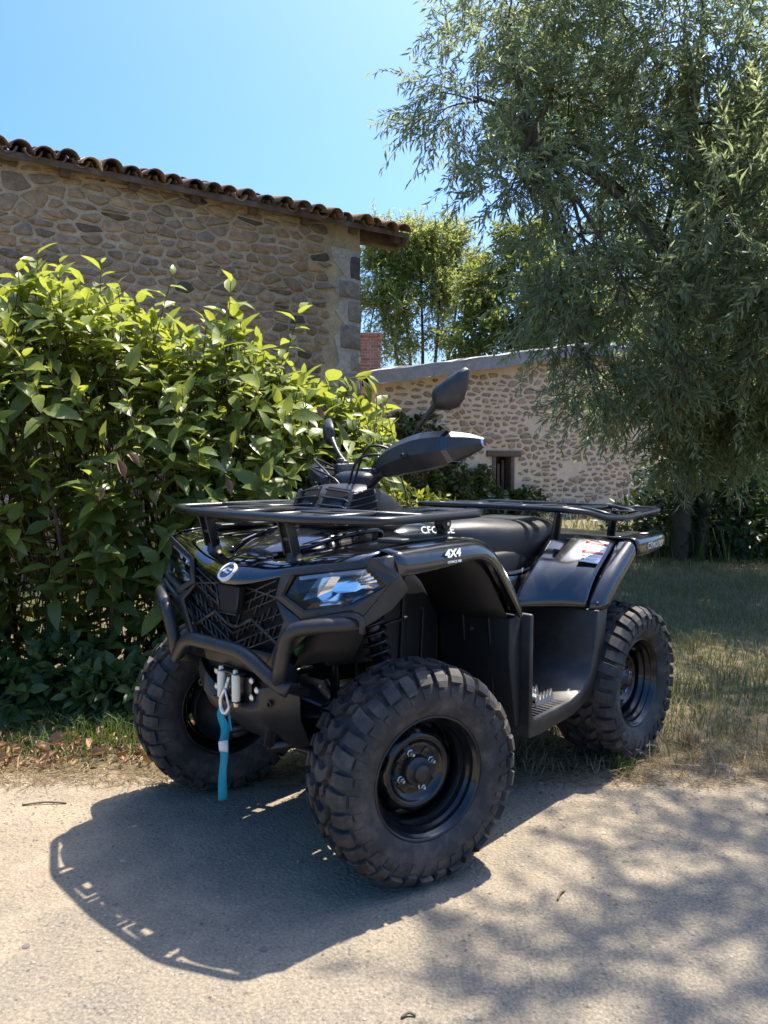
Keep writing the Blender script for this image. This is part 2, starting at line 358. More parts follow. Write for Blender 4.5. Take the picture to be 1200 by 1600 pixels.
# ================================================================== ground and road
rng = np.random.default_rng(7)
g = MB(); g.add([(-700, -300, -0.006), (700, -300, -0.006), (700, 900, -0.006), (-700, 900, -0.006)], [(0, 1, 2, 3)])
tag(g.build('ground', M['soil']), 'dry soil verge and field', kind='structure')
xs = np.concatenate([np.linspace(-60, -4, 30), np.linspace(-3.9, 4.5, 170), np.linspace(4.8, 60, 30)])
edge = 2.74 + 0.05 * np.sin(xs * 1.9) + 0.035 * np.sin(xs * 5.3 + 1) + 0.02 * np.sin(xs * 17) + rng.normal(0, 0.012, len(xs))
rv = [(x, -25.0, 0.0) for x in xs] + [(x, e, 0.0) for x, e in zip(xs, edge)] + [(x, e + 0.05, -0.012) for x, e in zip(xs, edge)]
n = len(xs)
g = MB(); g.add(rv, [(i, i + 1, n + i + 1, n + i) for i in range(n - 1)] + [(n + i, n + i + 1, 2 * n + i + 1, 2 * n + i) for i in range(n - 1)])
tag(g.build('road', M['road']), 'sandy old asphalt lane in the foreground', kind='structure')

# ================================================================== scattering leaves and blades
def norm(a): return a / np.maximum(np.linalg.norm(a, axis=-1, keepdims=True), 1e-9)

def scatter(tv, tf, P, D, Nn, S, bend=None):
    """instances of template (tv: x along, y across, z normal) at P, along D, facing Nn, scaled S -> V,F"""
    D = norm(D); Y = norm(np.cross(Nn, D)); Z = np.cross(D, Y)
    k = len(tv); S = np.asarray(S); S = S[:, None] if S.ndim == 1 else S
    T = tv[None] * S[:, None, :] if S.shape[1] == 3 else tv[None] * S[:, :, None]
    V = P[:, None] + T[..., 0:1] * D[:, None] + T[..., 1:2] * Y[:, None] + T[..., 2:3] * Z[:, None]
    F = tf[None] + (np.arange(len(P)) * k)[:, None, None]
    return V.reshape(-1, 3), F.reshape(-1, tf.shape[1])

def leaf_template(w=0.4, fold=0.10, droop=0.18, wave=0.0, n=5):
    v = []; f = []
    for i in range(n):
        t = i / (n - 1); hw = w / 2 * (math.sin(math.pi * min(1, t * 1.0 + 0.02) ** 0.85) ** 0.8) if 0 < i < n - 1 else 0.008
        z = -droop * t * t; wv = wave * math.sin(t * 9)
        v += [(t, -hw, z + fold * hw * 2 + wv), (t, 0, z), (t, hw, z + fold * hw * 2 - wv)]
    for i in range(n - 1):
        a = 3 * i; f += [(a, a + 3, a + 4, a + 1), (a + 1, a + 4, a + 5, a + 2)]
    return np.array(v), np.array(f)
NARROW = (np.array([(0, 0, 0), (0.45, 0.5, 0.06), (1, 0, -0.12), (0.45, -0.5, 0.06)]), np.array([(0, 2, 1), (0, 3, 2)]))
def narrow(w): v = NARROW[0].copy(); v[:, 1] *= w; return v, NARROW[1]
def cat_meshes(parts):
    Vs, Fs, b = [], [], 0
    for V, F in parts: Vs.append(V); Fs.append(F + b); b += len(V)
    return np.concatenate(Vs), np.concatenate(Fs)
def rods(A, B, r):
    """thin three-sided sticks from A to B"""
    D = norm(B - A); ref = np.where(np.abs(D[:, 2:3]) > 0.9, np.array([[1.0, 0, 0]]), np.array([[0, 0, 1.0]])); U = norm(np.cross(D, ref)); W = np.cross(D, U); r = np.broadcast_to(r, (len(A),))
    ring = [U * math.cos(a) + W * math.sin(a) for a in (0, 2.094, 4.189)]
    V = np.stack([A + q * r[:, None] for q in ring] + [B + q * r[:, None] * 0.55 for q in ring], 1)
    f = np.array([(0, 1, 4, 3), (1, 2, 5, 4), (2, 0, 3, 5)])
    return V.reshape(-1, 3), (f[None] + (np.arange(len(A)) * 6)[:, None, None]).reshape(-1, 4)
def rand_dir(n): return norm(rng.normal(size=(n, 3)))

# ================================================================== stone walls
def clip(poly, a, b):
    """keep the part of poly nearer to a than to b"""
    m = (a + b) / 2; d = b - a; out = []
    for i in range(len(poly)):
        p, q = poly[i], poly[(i + 1) % len(poly)]; sp = np.dot(p - m, d); sq = np.dot(q - m, d)
        if sp <= 0: out.append(p)
        if (sp < 0) != (sq < 0) and sp != sq: out.append(p + (q - p) * (sp / (sp - sq)))
    return out
def rubble(W, Hh, cw, ch, seed, gap=0.018, keep=0.8):
    """irregular stones: clipped cells in a wall of W x Hh, cells about cw x ch"""
    r = np.random.default_rng(seed); nx, ny = int(W / cw) + 2, int(Hh / ch) + 2; S = []
    for j in range(ny):
        off = r.random()
        for i in range(nx):
            if r.random() > keep: continue
            S.append(((i + off - 0.5 + r.uniform(-0.36, 0.36)) * cw, (j + r.uniform(-0.30, 0.30)) * ch))
            if r.random() < 0.12: S.append((S[-1][0] + cw * r.uniform(-0.3, 0.3), S[-1][1] + ch * r.choice([-0.45, 0.45])))
    S = np.array(S); asp = cw / ch; Q = S * np.array([1 / asp, 1.0]); out = []
    for k in range(len(S)):
        if not (-cw < S[k, 0] < W + cw): continue
        d = np.linalg.norm(Q - Q[k], axis=1); idx = np.argsort(d)[1:15]
        b = ch * 1.5; poly = [Q[k] + np.array(o) * b for o in ((-1, -1), (1, -1), (1, 1), (-1, 1))]
        for j in idx:
            poly = clip(poly, Q[k], Q[j])
            if len(poly) < 3: break
        if len(poly) < 3: continue
        P = np.array(poly) * np.array([asp, 1.0]); P[:, 0] = np.clip(P[:, 0], 0.0, W); P[:, 1] = np.clip(P[:, 1], 0.0, Hh)
        c = P.mean(0); ext = P.max(0) - P.min(0)
        if ext.min() < 0.05: continue
        gp = gap * r.uniform(0.5, 1.9); P = c + (P - c) * np.maximum(0.4, 1 - 2 * gp / ext)
        for _ in range(2):   # round the corners
            nP = []
            for i in range(len(P)):
                p, q = P[i], P[(i + 1) % len(P)]; w_ = r.uniform(0.10, 0.24); nP += [p * (1 - w_) + q * w_ + r.uniform(-0.004, 0.004, 2), p * w_ + q * (1 - w_) + r.uniform(-0.004, 0.004, 2)]
            P = np.array(nP)
            if len(P) > 16: break
        out.append((P, c))
    return out
def stone_mesh(P, c, r, h):
    n = len(P); tx, ty = r.uniform(-0.25, 0.25, 2) * h
    def ring(s, z): return [((c + (p - c) * s)[0], (c + (p - c) * s)[1], z + tx * (p - c)[0] / 0.1 + ty * (p - c)[1] / 0.1 + (r.uniform(-0.12, 0.12) * h if z > 0 else 0)) for p in P]
    v = ring(1.0, -0.02) + ring(0.985, h * 0.55) + ring(0.86, h * 0.95) + ring(0.45, h * 1.05); v.append((c[0], c[1], h * 1.08))
    f = []
    for k in range(3):
        for i in range(n): j = (i + 1) % n; f.append((k * n + i, k * n + j, (k + 1) * n + j, (k + 1) * n + i))
    for i in range(n): f.append((3 * n + i, 3 * n + (i + 1) % n, 4 * n))
    return v, f
def place_stones(cells, frame, parent, mat, score, seed, hmin=0.012, hmax=0.03, name='stone', limit=290):
    """the stones that show largest are parts of their own, the rest is one part"""
    r = np.random.default_rng(seed); order = sorted(range(len(cells)), key=lambda i: -score(cells[i]))
    rest = MB()
    for rank, i in enumerate(order):
        P, c = cells[i]; v, f = stone_mesh(P, c, r, r.uniform(hmin, hmax)); v = [tuple(frame @ Vector(p)) for p in v]
        if rank < limit:
            m = MB(); m.add(v, f); m.build(name, mat, parent, smooth=True)
        else: rest.add(v, f)
    if rest.v:
        o = rest.build('rubble_stones', mat, parent, smooth=True); o['kind'] = 'stuff'
def frame2(o, u, n, z0=0.0):
    """wall frame: x along u, y up, z along the outward normal n"""
    u = Vector((*u, 0)).normalized(); n = Vector((*n, 0)).normalized(); m = Matrix((u, Vector((0, 0, 1)), n)).transposed().to_4x4(); m.translation = Vector((o[0], o[1], z0)); return m
def img(p):      # where a world point falls in the photograph (used only to rank what shows largest)
    x, y, z = p[0], p[1], p[2] - 1.124; c, s = math.cos(R(3.6)), math.sin(R(3.6)); d = y * c - z * s; up = y * s + z * c
    return (600 + 1206 * x / d, 800 - 1206 * up / d, d) if d > 0.1 else (-9e3, -9e3, 1)

# ---- the barn on the left
BC = (-0.278, 9.066); bu = (-0.824, -0.566); bn = (0.566, -0.824)
barn = empty('stone_barn', (BC[0], BC[1], 0)); tag(barn, 'old rubble stone barn with terracotta tile eaves behind the laurel hedge', 'barn')
def bw(s, t, z): return (BC[0] + bu[0] * s + bn[0] * t, BC[1] + bu[1] * s + bn[1] * t, z)     # along wall, out of wall, up
def at_root(o, root): o.matrix_parent_inverse = root.matrix_basis.inverted(); return o
BL, BH = 9.0, 3.74
m = MB(); V = [bw(s, t, z) for s in (0, BL) for t in (0, -6) for z in (-0.1, BH + 0.085)]
m.add(V, [(0, 1, 5, 4), (2, 6, 7, 3), (0, 2, 3, 1), (4, 5, 7, 6), (1, 3, 7, 5)])
apex = [bw(0, -3, BH + 0.86), bw(BL, -3, BH + 0.86)]
m.add([bw(0, 0, BH), bw(0, -6, BH), apex[0], bw(BL, 0, BH), bw(BL, -6, BH), apex[1]], [(0, 1, 2), (3, 5, 4)])
wall = at_root(m.build('wall', M['bmortar'], barn), barn)
fr = frame2(BC, bu, bn)
cells = [c for c in rubble(BL, BH + 0.06, 0.19, 0.10, 3, 0.0135, 0.90) if c[1][0] > 0.42 or False]
def bscore(c):
    u, v, d = img(fr @ Vector((c[1][0], c[1][1], 0))); area = np.prod(c[0].max(0) - c[0].min(0)) / d ** 2
    vis = 1.0 if (-10 < u < 575 and 200 < v < 470) else (0.2 if -60 < u < 600 else 0.0)
    return area * vis + vis
place_stones(cells, fr, barn, M['bstone'], bscore, 11, 0.006, 0.024)
for o in barn.children:
    if o.parent is barn and o is not wall: at_root(o, barn)
# corner: rendered strip and quoin blocks
m = MB(); r = np.random.default_rng(5); zz = list(np.linspace(0.0, 3.56, 26)); L_ = [(0.006, z) for z in zz]; R_ = [(0.30 + r.uniform(-0.10, 0.13), z) for z in zz]
for i in range(len(zz) - 1):
    v = [fr @ Vector(p) for p in ((L_[i][0], L_[i][1], 0.007), (R_[i][0], R_[i][1], 0.007), (R_[i + 1][0], R_[i + 1][1], 0.007), (L_[i + 1][0], L_[i + 1][1], 0.007))]
    m.add(v, [(0, 1, 2, 3)])
at_root(m.build('lime_render_patch', M['render'], barn), barn)
z = 0.05; k = 0
while z < 3.45:
    hh = r.uniform(0.20, 0.31); ww = (0.15, 0.26)[k % 2] * r.uniform(0.8, 1.1); P = np.array([(0.004, z), (ww * 0.5, z + 0.008), (ww, z + 0.01), (ww + 0.012, z + hh * 0.5), (ww, z + hh - 0.015), (ww * 0.5, z + hh), (0.004, z + hh - 0.012)]); c = P.mean(0)
    v, f = stone_mesh(P, c, r, 0.022); v = [tuple(fr @ Vector(p)) for p in v]; q = MB(); q.add(v, f)
    mt = M['quoin']
    at_root(q.build('quoin_stone', mt, barn, smooth=True), barn); z += hh + r.uniform(0.012, 0.04); k += 1
# gable side quoins continue the wall face round the corner: the gable rubble
gcells = rubble(6.0, BH, 0.25, 0.14, 8, 0.012, 0.84); frg = frame2(bw(0, 0, 0)[:2], (-bn[0], -bn[1]), (-bu[0], -bu[1]))
rest = MB()
for P, c in gcells: v, f = stone_mesh(P, c, r, 0.02); rest.add([tuple(frg @ Vector(p)) for p in v], f)
o = at_root(rest.build('gable_rubble', M['bstone'], barn, smooth=True), barn); o['kind'] = 'stuff'
# roof: deck, fascia, rafters, tiles
roof = empty('roof', parent=barn); roof.matrix_parent_inverse = barn.matrix_basis.inverted()
OV, RE, SL = 0.13, 0.60, math.tan(R(16))
def rw(s, t, dz=0.0): return bw(s, t, BH + 0.10 + (-t) * SL + dz)      # a point on the roof plane; t<0 is up the slope
m = MB()
for sgn in (1,):
    m.add([rw(-RE, OV, 0), rw(BL, OV, 0), rw(BL, -3, 0), rw(-RE, -3, 0), rw(-RE, OV, 0.03), rw(BL, OV, 0.03), rw(BL, -3, 0.03), rw(-RE, -3, 0.03)], [(0, 1, 2, 3), (7, 6, 5, 4), (0, 4, 5, 1), (1, 5, 6, 2), (3, 2, 6, 7), (0, 3, 7, 4)])
zr = BH + 0.10 + 3 * SL; ze = zr - 3.3 * SL
m.add([bw(-RE, -3, zr), bw(BL, -3, zr), bw(BL, -6.3, ze), bw(-RE, -6.3, ze), bw(-RE, -3, zr + 0.03), bw(BL, -3, zr + 0.03), bw(BL, -6.3, ze + 0.03), bw(-RE, -6.3, ze + 0.03)], [(0, 1, 2, 3), (7, 6, 5, 4), (2, 6, 7, 3), (0, 3, 7, 4), (1, 5, 6, 2)])
m.build('roof_deck', M['timber'], roof)
m = MB(); m.add([rw(-RE, OV + 0.012, d) for d in (-0.030, 0.022)] + [rw(BL, OV + 0.012, d) for d in (-0.030, 0.022)] + [rw(-RE, OV - 0.014, d) for d in (-0.030, 0.022)] + [rw(BL, OV - 0.014, d) for d in (-0.030, 0.022)], [(0, 2, 3, 1), (4, 5, 7, 6), (0, 1, 5, 4), (2, 6, 7, 3), (0, 4, 6, 2), (1, 3, 7, 5)])
m.build('fascia_board', M['timber'], roof)
for k in range(14):
    s = -0.50 + k * 0.62; m = MB(); a = rw(s, OV - 0.045, -0.052); b_ = rw(s, -0.7, -0.052); m.beam(a, b_, 0.085, 0.095); m.build('rafter', M['timber'], roof, bevel=0.006)
m = MB(); m.beam(rw(-RE + 0.03, OV - 0.02, -0.075), rw(-RE + 0.03, -3.0, -0.075), 0.05, 0.13); m.build('verge_board', M['timber'], roof, bevel=0.005)
m = MB(); m.beam(bw(-RE + 0.05, -0.10, BH + 0.02), bw(1.2, -0.10, BH + 0.02), 0.14, 0.14); m.build('wall_plate', M['timber'], roof, bevel=0.01)
def tile_mesh(r0, r1, Lt, up=True, n=8, th=0.014):
    v = []; f = []
    for xx, rad in ((0, r0), (Lt * 0.5, (r0 + r1) / 2), (Lt, r1)):
        for q in (rad, rad - th):
            for i in range(n + 1):
                a = math.pi * (i / n) * 0.96 + math.pi * 0.02; v.append((xx, q * math.cos(a), (q * math.sin(a) if up else -q * math.sin(a)) - (0.012 if up else 0)))
    k = n + 1
    for b0 in range(2):
        for i in range(n):
            o = b0 * 2 * k; f.append((o + i, o + i + 1, o + 2 * k + i + 1, o + 2 * k + i)); f.append((o + k + i, o + 3 * k + i, o + 3 * k + i + 1, o + k + i + 1))
    for i in range(n): f.append((i, k + i, k + i + 1, i + 1)); o = 4 * k; f.append((o + i, o + i + 1, o + k + i + 1, o + k + i))
    for o in (0, 2 * k): f.append((o, o + 2 * k, o + 3 * k, o + k)); f.append((o + n, o + k + n, o + 3 * k + n, o + 2 * k + n))
    me = bpy.data.meshes.new('tile'); me.from_pydata(v, [], f if up else [q[::-1] for q in f]); me.update(); me.polygons.foreach_set('use_smooth', [True] * len(f)); return me
cover = tile_mesh(0.096, 0.078, 0.44, th=0.011); chan = tile_mesh(0.078, 0.090, 0.42, up=False)
ux = Vector((-bn[0] * math.cos(R(16)), -bn[1] * math.cos(R(16)), math.sin(R(16)))); uy = Vector((bu[0], bu[1], 0)); uz = ux.cross(uy); 
if uz.z < 0: uy = -uy; uz = ux.cross(uy)
RM = Matrix((ux, uy, uz)).transposed().to_4x4()
rr = random.Random(4)
for me_ in (cover, chan): me_.materials.append(M['tile'])
pale = cover.copy(); pale.materials.clear(); pale.materials.append(M['newtile'])
for col in range(46):
    s = -RE + 0.07 + col * 0.197
    for row in range(4):
        t = OV + 0.06 - row * 0.33
        o = link('roof_tile', pale if (col == 18 and row == 0) else cover, roof); mt = RM.copy(); mt.translation = Vector(rw(s + rr.uniform(-0.014, 0.014), t + rr.uniform(-0.07, 0.05), 0.045 + rr.uniform(-0.010, 0.020))); o.matrix_local = mt @ Matrix.Rotation(rr.uniform(-0.10, 0.10), 4, 'Z') @ Matrix.Rotation(-0.035 + rr.uniform(-0.03, 0.03), 4, 'Y') @ Matrix.Rotation(rr.uniform(-0.20, 0.20), 4, 'X')
    o = link('channel_tile', chan, roof); mt = RM.copy(); mt.translation = Vector(rw(s + 0.098 + rr.uniform(-0.02, 0.02), OV + 0.02 + rr.uniform(-0.05, 0.02), 0.082)); o.matrix_local = mt @ Matrix.Rotation(rr.uniform(-0.04, 0.04), 4, 'Z')
up = MB()
for row in range(4, 9):
    for col in range(46):
        v = [RM.to_3x3() @ Vector(q.co) for q in cover.vertices]; t0 = Vector(rw(-RE + 0.07 + col * 0.197, OV + 0.06 - row * 0.33, 0.055)); up.add([p + t0 for p in v], [tuple(q.vertices) for q in cover.polygons])
o = up.build('upper_roof_tiles', M['tile'], roof, smooth=True); o['kind'] = 'stuff'

# ---- the gable building in the middle distance
GO = (-0.12, 14.0); gu = (0.867, 0.498); gn = (0.498, -0.867); GW = 7.3
barn2 = empty('stone_outbuilding', (GO[0], GO[1], 0)); tag(barn2, 'pale stone gable building with small wooden window and grey sheet roof in the background', 'building')
gf = frame2(GO, gu, gn)
GB = 5.0
def gtop(s): return 2.55 + 0.17 * min(max(s, -0.4), GB)
def gw(s, t, z): p = gf @ Vector((s, z, t)); return tuple(p)
WS, WE, WB, WT = 2.60, 3.16, 0.45, 1.26       # window opening
m = MB(); D = -5.0
prof = [(0, -0.1), (WS, -0.1), (WS, gtop(WS)), (0, gtop(0))]
for pr in ([(0, -0.1), (WS, -0.1), (WS, gtop(WS)), (0, gtop(0))], [(WS, -0.1), (WE, -0.1), (WE, WB), (WS, WB)], [(WS, WT), (WE, WT), (WE, gtop(WE)), (WS, gtop(WS))], [(WE, -0.1), (GB, -0.1), (GB, gtop(GB)), (WE, gtop(WE))], [(GB, -0.1), (GW, -0.1), (GW, gtop(GW)), (GB, gtop(GB))]):
    m.add([gw(s, 0, z) for s, z in pr], [(0, 1, 2, 3)])
m.add([gw(s, t, z) for s, z in ((WS, WB), (WE, WB), (WE, WT), (WS, WT)) for t in (0, -0.35)], [(0, 2, 3, 1), (2, 4, 5, 3), (4, 6, 7, 5), (6, 0, 1, 7)])
m.add([gw(s, t, z) for s in (0, GW) for t in (0, D) for z in (-0.1, 2.55)], [(0, 1, 3, 2), (2, 3, 7, 6)]); m.add([gw(GW, t, z) for t in (0, D) for z in (-0.1, gtop(GW))], [(0, 2, 3, 1)])
at_root(m.build('wall', M['gmortar'], barn2), barn2)
cells = [c for c in rubble(GW - 0.45, 4.2, 0.20, 0.112, 21, 0.030, 0.80) if c[0][:, 1].max() < gtop(c[1][0]) - 0.05 and (math.sin(c[1][0] * 2.3 + 1.2 * math.sin(c[1][1] * 2.9)) * math.sin(c[1][1] * 3.7 + 0.8) < 0.80) and not (WS - 0.12 < c[1][0] < WE + 0.12 and WB - 0.1 < c[1][1] < WT + 0.16)]
def gscore(c):
    u, v, d = img(gf @ Vector((c[1][0], c[1][1], 0))); return (1.0 if 585 < u < 1040 and 560 < v < 770 else 0.0) * np.prod(c[0].max(0) - c[0].min(0))
nb = set(o.name for o in barn2.children)
place_stones(cells, gf, barn2, M['gstone'], gscore, 31, 0.006, 0.022)
z = 0.0; k = 0; r = np.random.default_rng(9)
while z < 2.5:
    hh = r.uniform(0.28, 0.42); ww = (0.38, 0.62)[k % 2]; P = np.array([(GW - ww, z), (GW - ww * 0.5, z + 0.004), (GW - 0.004, z), (GW - 0.004, z + hh), (GW - ww * 0.5, z + hh - 0.004), (GW - ww, z + hh)]); v, f = stone_mesh(P, P.mean(0), r, 0.015)
    q = MB(); q.add([tuple(gf @ Vector(p)) for p in v], f); q.build('quoin_stone', M['gmortar'], barn2, smooth=True); z += hh + 0.014; k += 1
for o in barn2.children:
    if o.name not in nb: at_root(o, barn2)
# window
win = empty('window', parent=barn2); win.matrix_parent_inverse = barn2.matrix_basis.inverted()
m = MB(); m.box((0, 0, 0), (1, 1, 1)); 
def gbox(name, s0, s1, t0, t1, z0, z1, mat, par, bevel=0.006):
    q = MB(); V = [gw(s, t, z) for s in (s0, s1) for t in (t0, t1) for z in (z0, z1)]; q.add(V, [(0, 1, 3, 2), (4, 6, 7, 5), (0, 4, 5, 1), (2, 3, 7, 6), (0, 2, 6, 4), (1, 5, 7, 3)]); return fixnormals(q.build(name, mat, par, bevel=bevel))
gbox('lintel', WS - 0.14, WE + 0.16, -0.2, 0.035, WT, WT + 0.12, M['timber'], win); gbox('jamb', WS, WS + 0.09, -0.2, 0.02, WB, WT, M['timber'], win); gbox('jamb', WE - 0.09, WE, -0.2, 0.02, WB, WT, M['timber'], win)
gbox('dark_pane', WS + 0.09, WE - 0.09, -0.22, -0.20, WB, WT, M['void'], win, 0)
for q in range(3): gbox('slat', WS + 0.13 + q * 0.11, WS + 0.19 + q * 0.11, -0.16, -0.13, WB, WT - 0.06 - 0.08 * (q % 2), M['timber'], win, 0.003)
gbox('sill', WS - 0.08, WE + 0.08, -0.2, 0.05, WB - 0.08, WB, M['timber'], win)
# roof sheets: a bent, creased sheet over each slope
for sgn in (0, 1):
    rows = []
    for i in range(25):
        ss = -0.30 + i * (GB + 0.30) / 24 if sgn == 0 else GB + i * (GW + 0.3 - GB) / 24; row = []
        for j in range(9):
            t = 0.20 - j * 0.66; zz = gtop(ss) + 0.24 + 0.012 * math.sin(i * 0.9 + j) + 0.008 * math.sin(i * 2.3) + rr.uniform(-0.012, 0.012); row.append(gw(ss, t, zz))
        front = [gw(ss, 0.215 + rr.uniform(-0.01, 0.01), gtop(ss) + q + 0.010 * math.sin(i * 1.3)) for q in (-0.01, 0.225)]
        rows.append(front + row)
    at_root(fixnormals(MB().grid(rows).build('roof_sheet', M['tarp'], barn2, solid=0.02, smooth=False)), barn2)

# ---- low boundary wall running on to the right
bwl = empty('boundary_wall', (6.5, 18.0, 0)); tag(bwl, 'low pale stone boundary wall right of the gable, behind the drooping branches', 'wall', kind='thing')
wf = frame2((6.45, 17.95), (0.985, 0.17), (0.17, -0.985)); m = MB(); V = [tuple(wf @ Vector((s, z, t))) for s in (0, 9.0) for z in (-0.1, 1.75) for t in (0, -0.45)]; m.add(V, [(0, 2, 6, 4), (1, 5, 7, 3), (2, 3, 7, 6), (0, 1, 3, 2), (4, 6, 7, 5)]); at_root(fixnormals(m.build('wall_core', M['gmortar'], bwl)), bwl)
rest = MB(); r = np.random.default_rng(77)
for P, c in rubble(9.0, 1.72, 0.26, 0.14, 78, 0.03, 0.8): v, f = stone_mesh(P, c, r, 0.012); rest.add([tuple(wf @ Vector(p)) for p in v], f)
o = at_root(rest.build('rubble_stones', M['gstone'], bwl, smooth=True), bwl); o['kind'] = 'stuff'
m = MB()
for k in range(18): m.box(tuple(wf @ Vector((0.25 + k * 0.5, 1.79, -0.22))), (0.47, 0.50, 0.09), Matrix.Rotation(math.atan2(0.17, 0.985) + rr.uniform(-0.03, 0.03), 3, 'Z'))
o = at_root(m.build('coping_stones', M['gstone'], bwl, bevel=0.02), bwl); o['kind'] = 'stuff'

# ---- brick chimney stack between the barn and the gable
ch = empty('brick_chimney', (-0.30, 17.5, 0)); tag(ch, 'small red brick chimney stack beside the barn corner', 'chimney')
m = MB(); m.box((-0.02, 0, 1.95), (0.44, 0.44, 3.95)); m.build('mortar_core', M['gmortar'], ch)
m = MB()
for c in range(56):
    z = 0.07 + c * 0.07
    for sx in range(2):
        for sy in (-1, 1):
            off = 0.06 if c % 2 else 0.0
            m.box((-0.13 + sx * 0.23 - off + 0.02, sy * 0.222, z), (0.215, 0.02, 0.058)); m.box((sy * 0.222 - 0.02, -0.13 + sx * 0.23 - off, z), (0.02, 0.215, 0.058))
m.build('brickwork', M['brick'], ch)['kind'] = 'stuff'
m = MB(); m.box((-0.02, 0, 3.97), (0.56, 0.56, 0.07)); m.build('cap', M['brick'], ch, bevel=0.01)
# ================================================================== laurel hedge
hedge = empty('laurel_hedge', (-1.3, 4.1, 0)); tag(hedge, 'large glossy-leaved green laurel hedge behind the quad bike on the left', 'hedge')
hinv = hedge.matrix_basis.inverted()
def hedge_pt(n):
    """tips of shoots spread through the hedge, more of them at its skin"""
    s = rng.random(n); a = rng.uniform(0, 2 * np.pi, n); q = np.sqrt(rng.uniform(0.12, 1.0, n))
    X = -3.4 + s * 3.42; Yc = 3.95 + (X + 1.3) * 0.30
    top = 1.98 + 0.12 * np.sin(X * 3.1 + 0.4) + 0.07 * np.sin(X * 7.7) + 0.05 * np.sin(X * 15 + 1); top = np.where(X > -0.75, top - 0.46 * (X + 0.75) / 0.77 - 0.03, top)
    zc = 0.62 * top; dz = np.sin(a) * q; Z = np.where(dz > 0, zc + dz * (top - zc), zc + dz * (zc - 0.12))
    Y = Yc + np.cos(a) * q * (0.62 - 0.10 * (Z > 1.5))
    return np.stack([X, Y, Z], 1)
NS = 2000
tips = hedge_pt(NS); ctr = np.stack([tips[:, 0] + rng.normal(0, 0.12, NS), 3.95 + (tips[:, 0] + 1.3) * 0.30, tips[:, 2] - rng.uniform(0.25, 0.6, NS)], 1)
sd = norm(tips - ctr + np.array([0, 0, 0.25])); slen = rng.uniform(0.16, 0.34, NS)
extra = np.array([[-1.42, 3.95, 2.13], [-0.78, 4.0, 2.05], [-1.62, 3.75, 2.02], [-0.10, 4.25, 1.60], [-0.12, 4.2, 1.5], [-0.45, 4.2, 1.95], [-1.05, 3.9, 2.06], [-2.0, 3.7, 2.05]])
tips = np.concatenate([tips, extra]); sd = np.concatenate([sd, norm(np.array([[0.1, -0.1, 1.0]] * 3 + [[0.9, -0.2, 0.1]] * 2 + [[0.3, -0.1, 0.9]] * 3))]); slen = np.concatenate([slen, np.full(8, 0.30)])
P_, D_, N_, S_ = [], [], [], []
for i in range(len(tips)):
    k = rng.integers(6, 11); t = np.linspace(0.05, 1.0, k); base = tips[i] - sd[i] * slen[i]
    az = rng.uniform(0, 6.28) + np.arange(k) * 2.4; ref = np.array([0, 0, 1.0]) if abs(sd[i][2]) < 0.9 else np.array([1.0, 0, 0]); u = norm(np.cross(sd[i], ref)[None])[0]; w = np.cross(sd[i], u)
    rad = u[None] * np.cos(az)[:, None] + w[None] * np.sin(az)[:, None]; open_ = 0.95 - 0.55 * t ** 2
    d = norm(rad * open_[:, None] + sd[i][None] * (0.35 + 0.6 * t)[:, None] + np.array([0, 0, -0.40]) * rng.uniform(0, 1.9, (k, 1)))
    S0 = rng.uniform(0.75, 1.15); P_.append(base + sd[i] * (t * slen[i])[:, None]); D_.append(d); N_.append(norm(sd[i][None] * 0.9 - rad * 0.3 + np.array([0, 0, 0.45]) + rng.normal(0, 0.28, (k, 3)))); S_.append(S0 * rng.uniform(0.075, 0.155, k) * (1.0 - 0.25 * (t > 0.9)))
P_, D_, N_, S_ = map(np.concatenate, (P_, D_, N_, S_))
lt = [leaf_template(w, f, dr, wv) for w, f, dr, wv in ((0.46, 0.18, 0.22, 0.016), (0.52, 0.12, 0.36, 0.022), (0.42, 0.28, 0.14, 0.010), (0.48, 0.08, 0.50, 0.028))]
iu = np.array([img(p) for p in P_]); vis = (iu[:, 0] > 5) & (iu[:, 0] < 600) & (iu[:, 1] > 400) & (iu[:, 1] < 1100)
nearness = np.where(vis, S_ / iu[:, 2] + 0.03 * (3.95 + (P_[:, 0] + 1.3) * 0.30 - P_[:, 1]), -1); order = np.argsort(-nearness); single = order[:295]; many = order[295:]
lmesh = []
for tv, tf in lt:
    me = bpy.data.meshes.new('leaf'); me.from_pydata([tuple(v) for v in tv], [], [tuple(f) for f in tf]); me.update(); me.materials.append(M['laurel']); me.polygons.foreach_set('use_smooth', [True] * len(tf)); lmesh.append(me)
for i in single:
    o = link('leaf', lmesh[i % 4], hedge); d = D_[i] / np.linalg.norm(D_[i]); y = np.cross(N_[i], d); y /= np.linalg.norm(y); z = np.cross(d, y)
    mt = Matrix(np.stack([d, y, z], 1).tolist()).to_4x4() @ Matrix.Scale(float(S_[i]), 4); mt.translation = Vector(P_[i]); o.matrix_local = hinv @ mt
parts = [scatter(lt[q][0], lt[q][1], P_[many[many % 4 == q]], D_[many[many % 4 == q]], N_[many[many % 4 == q]], S_[many[many % 4 == q]]) for q in range(4)]
V, F = cat_meshes(parts); o = np_mesh('foliage', V, F, hedge, M['laurel'], True); o.matrix_parent_inverse = hinv; o['kind'] = 'stuff'
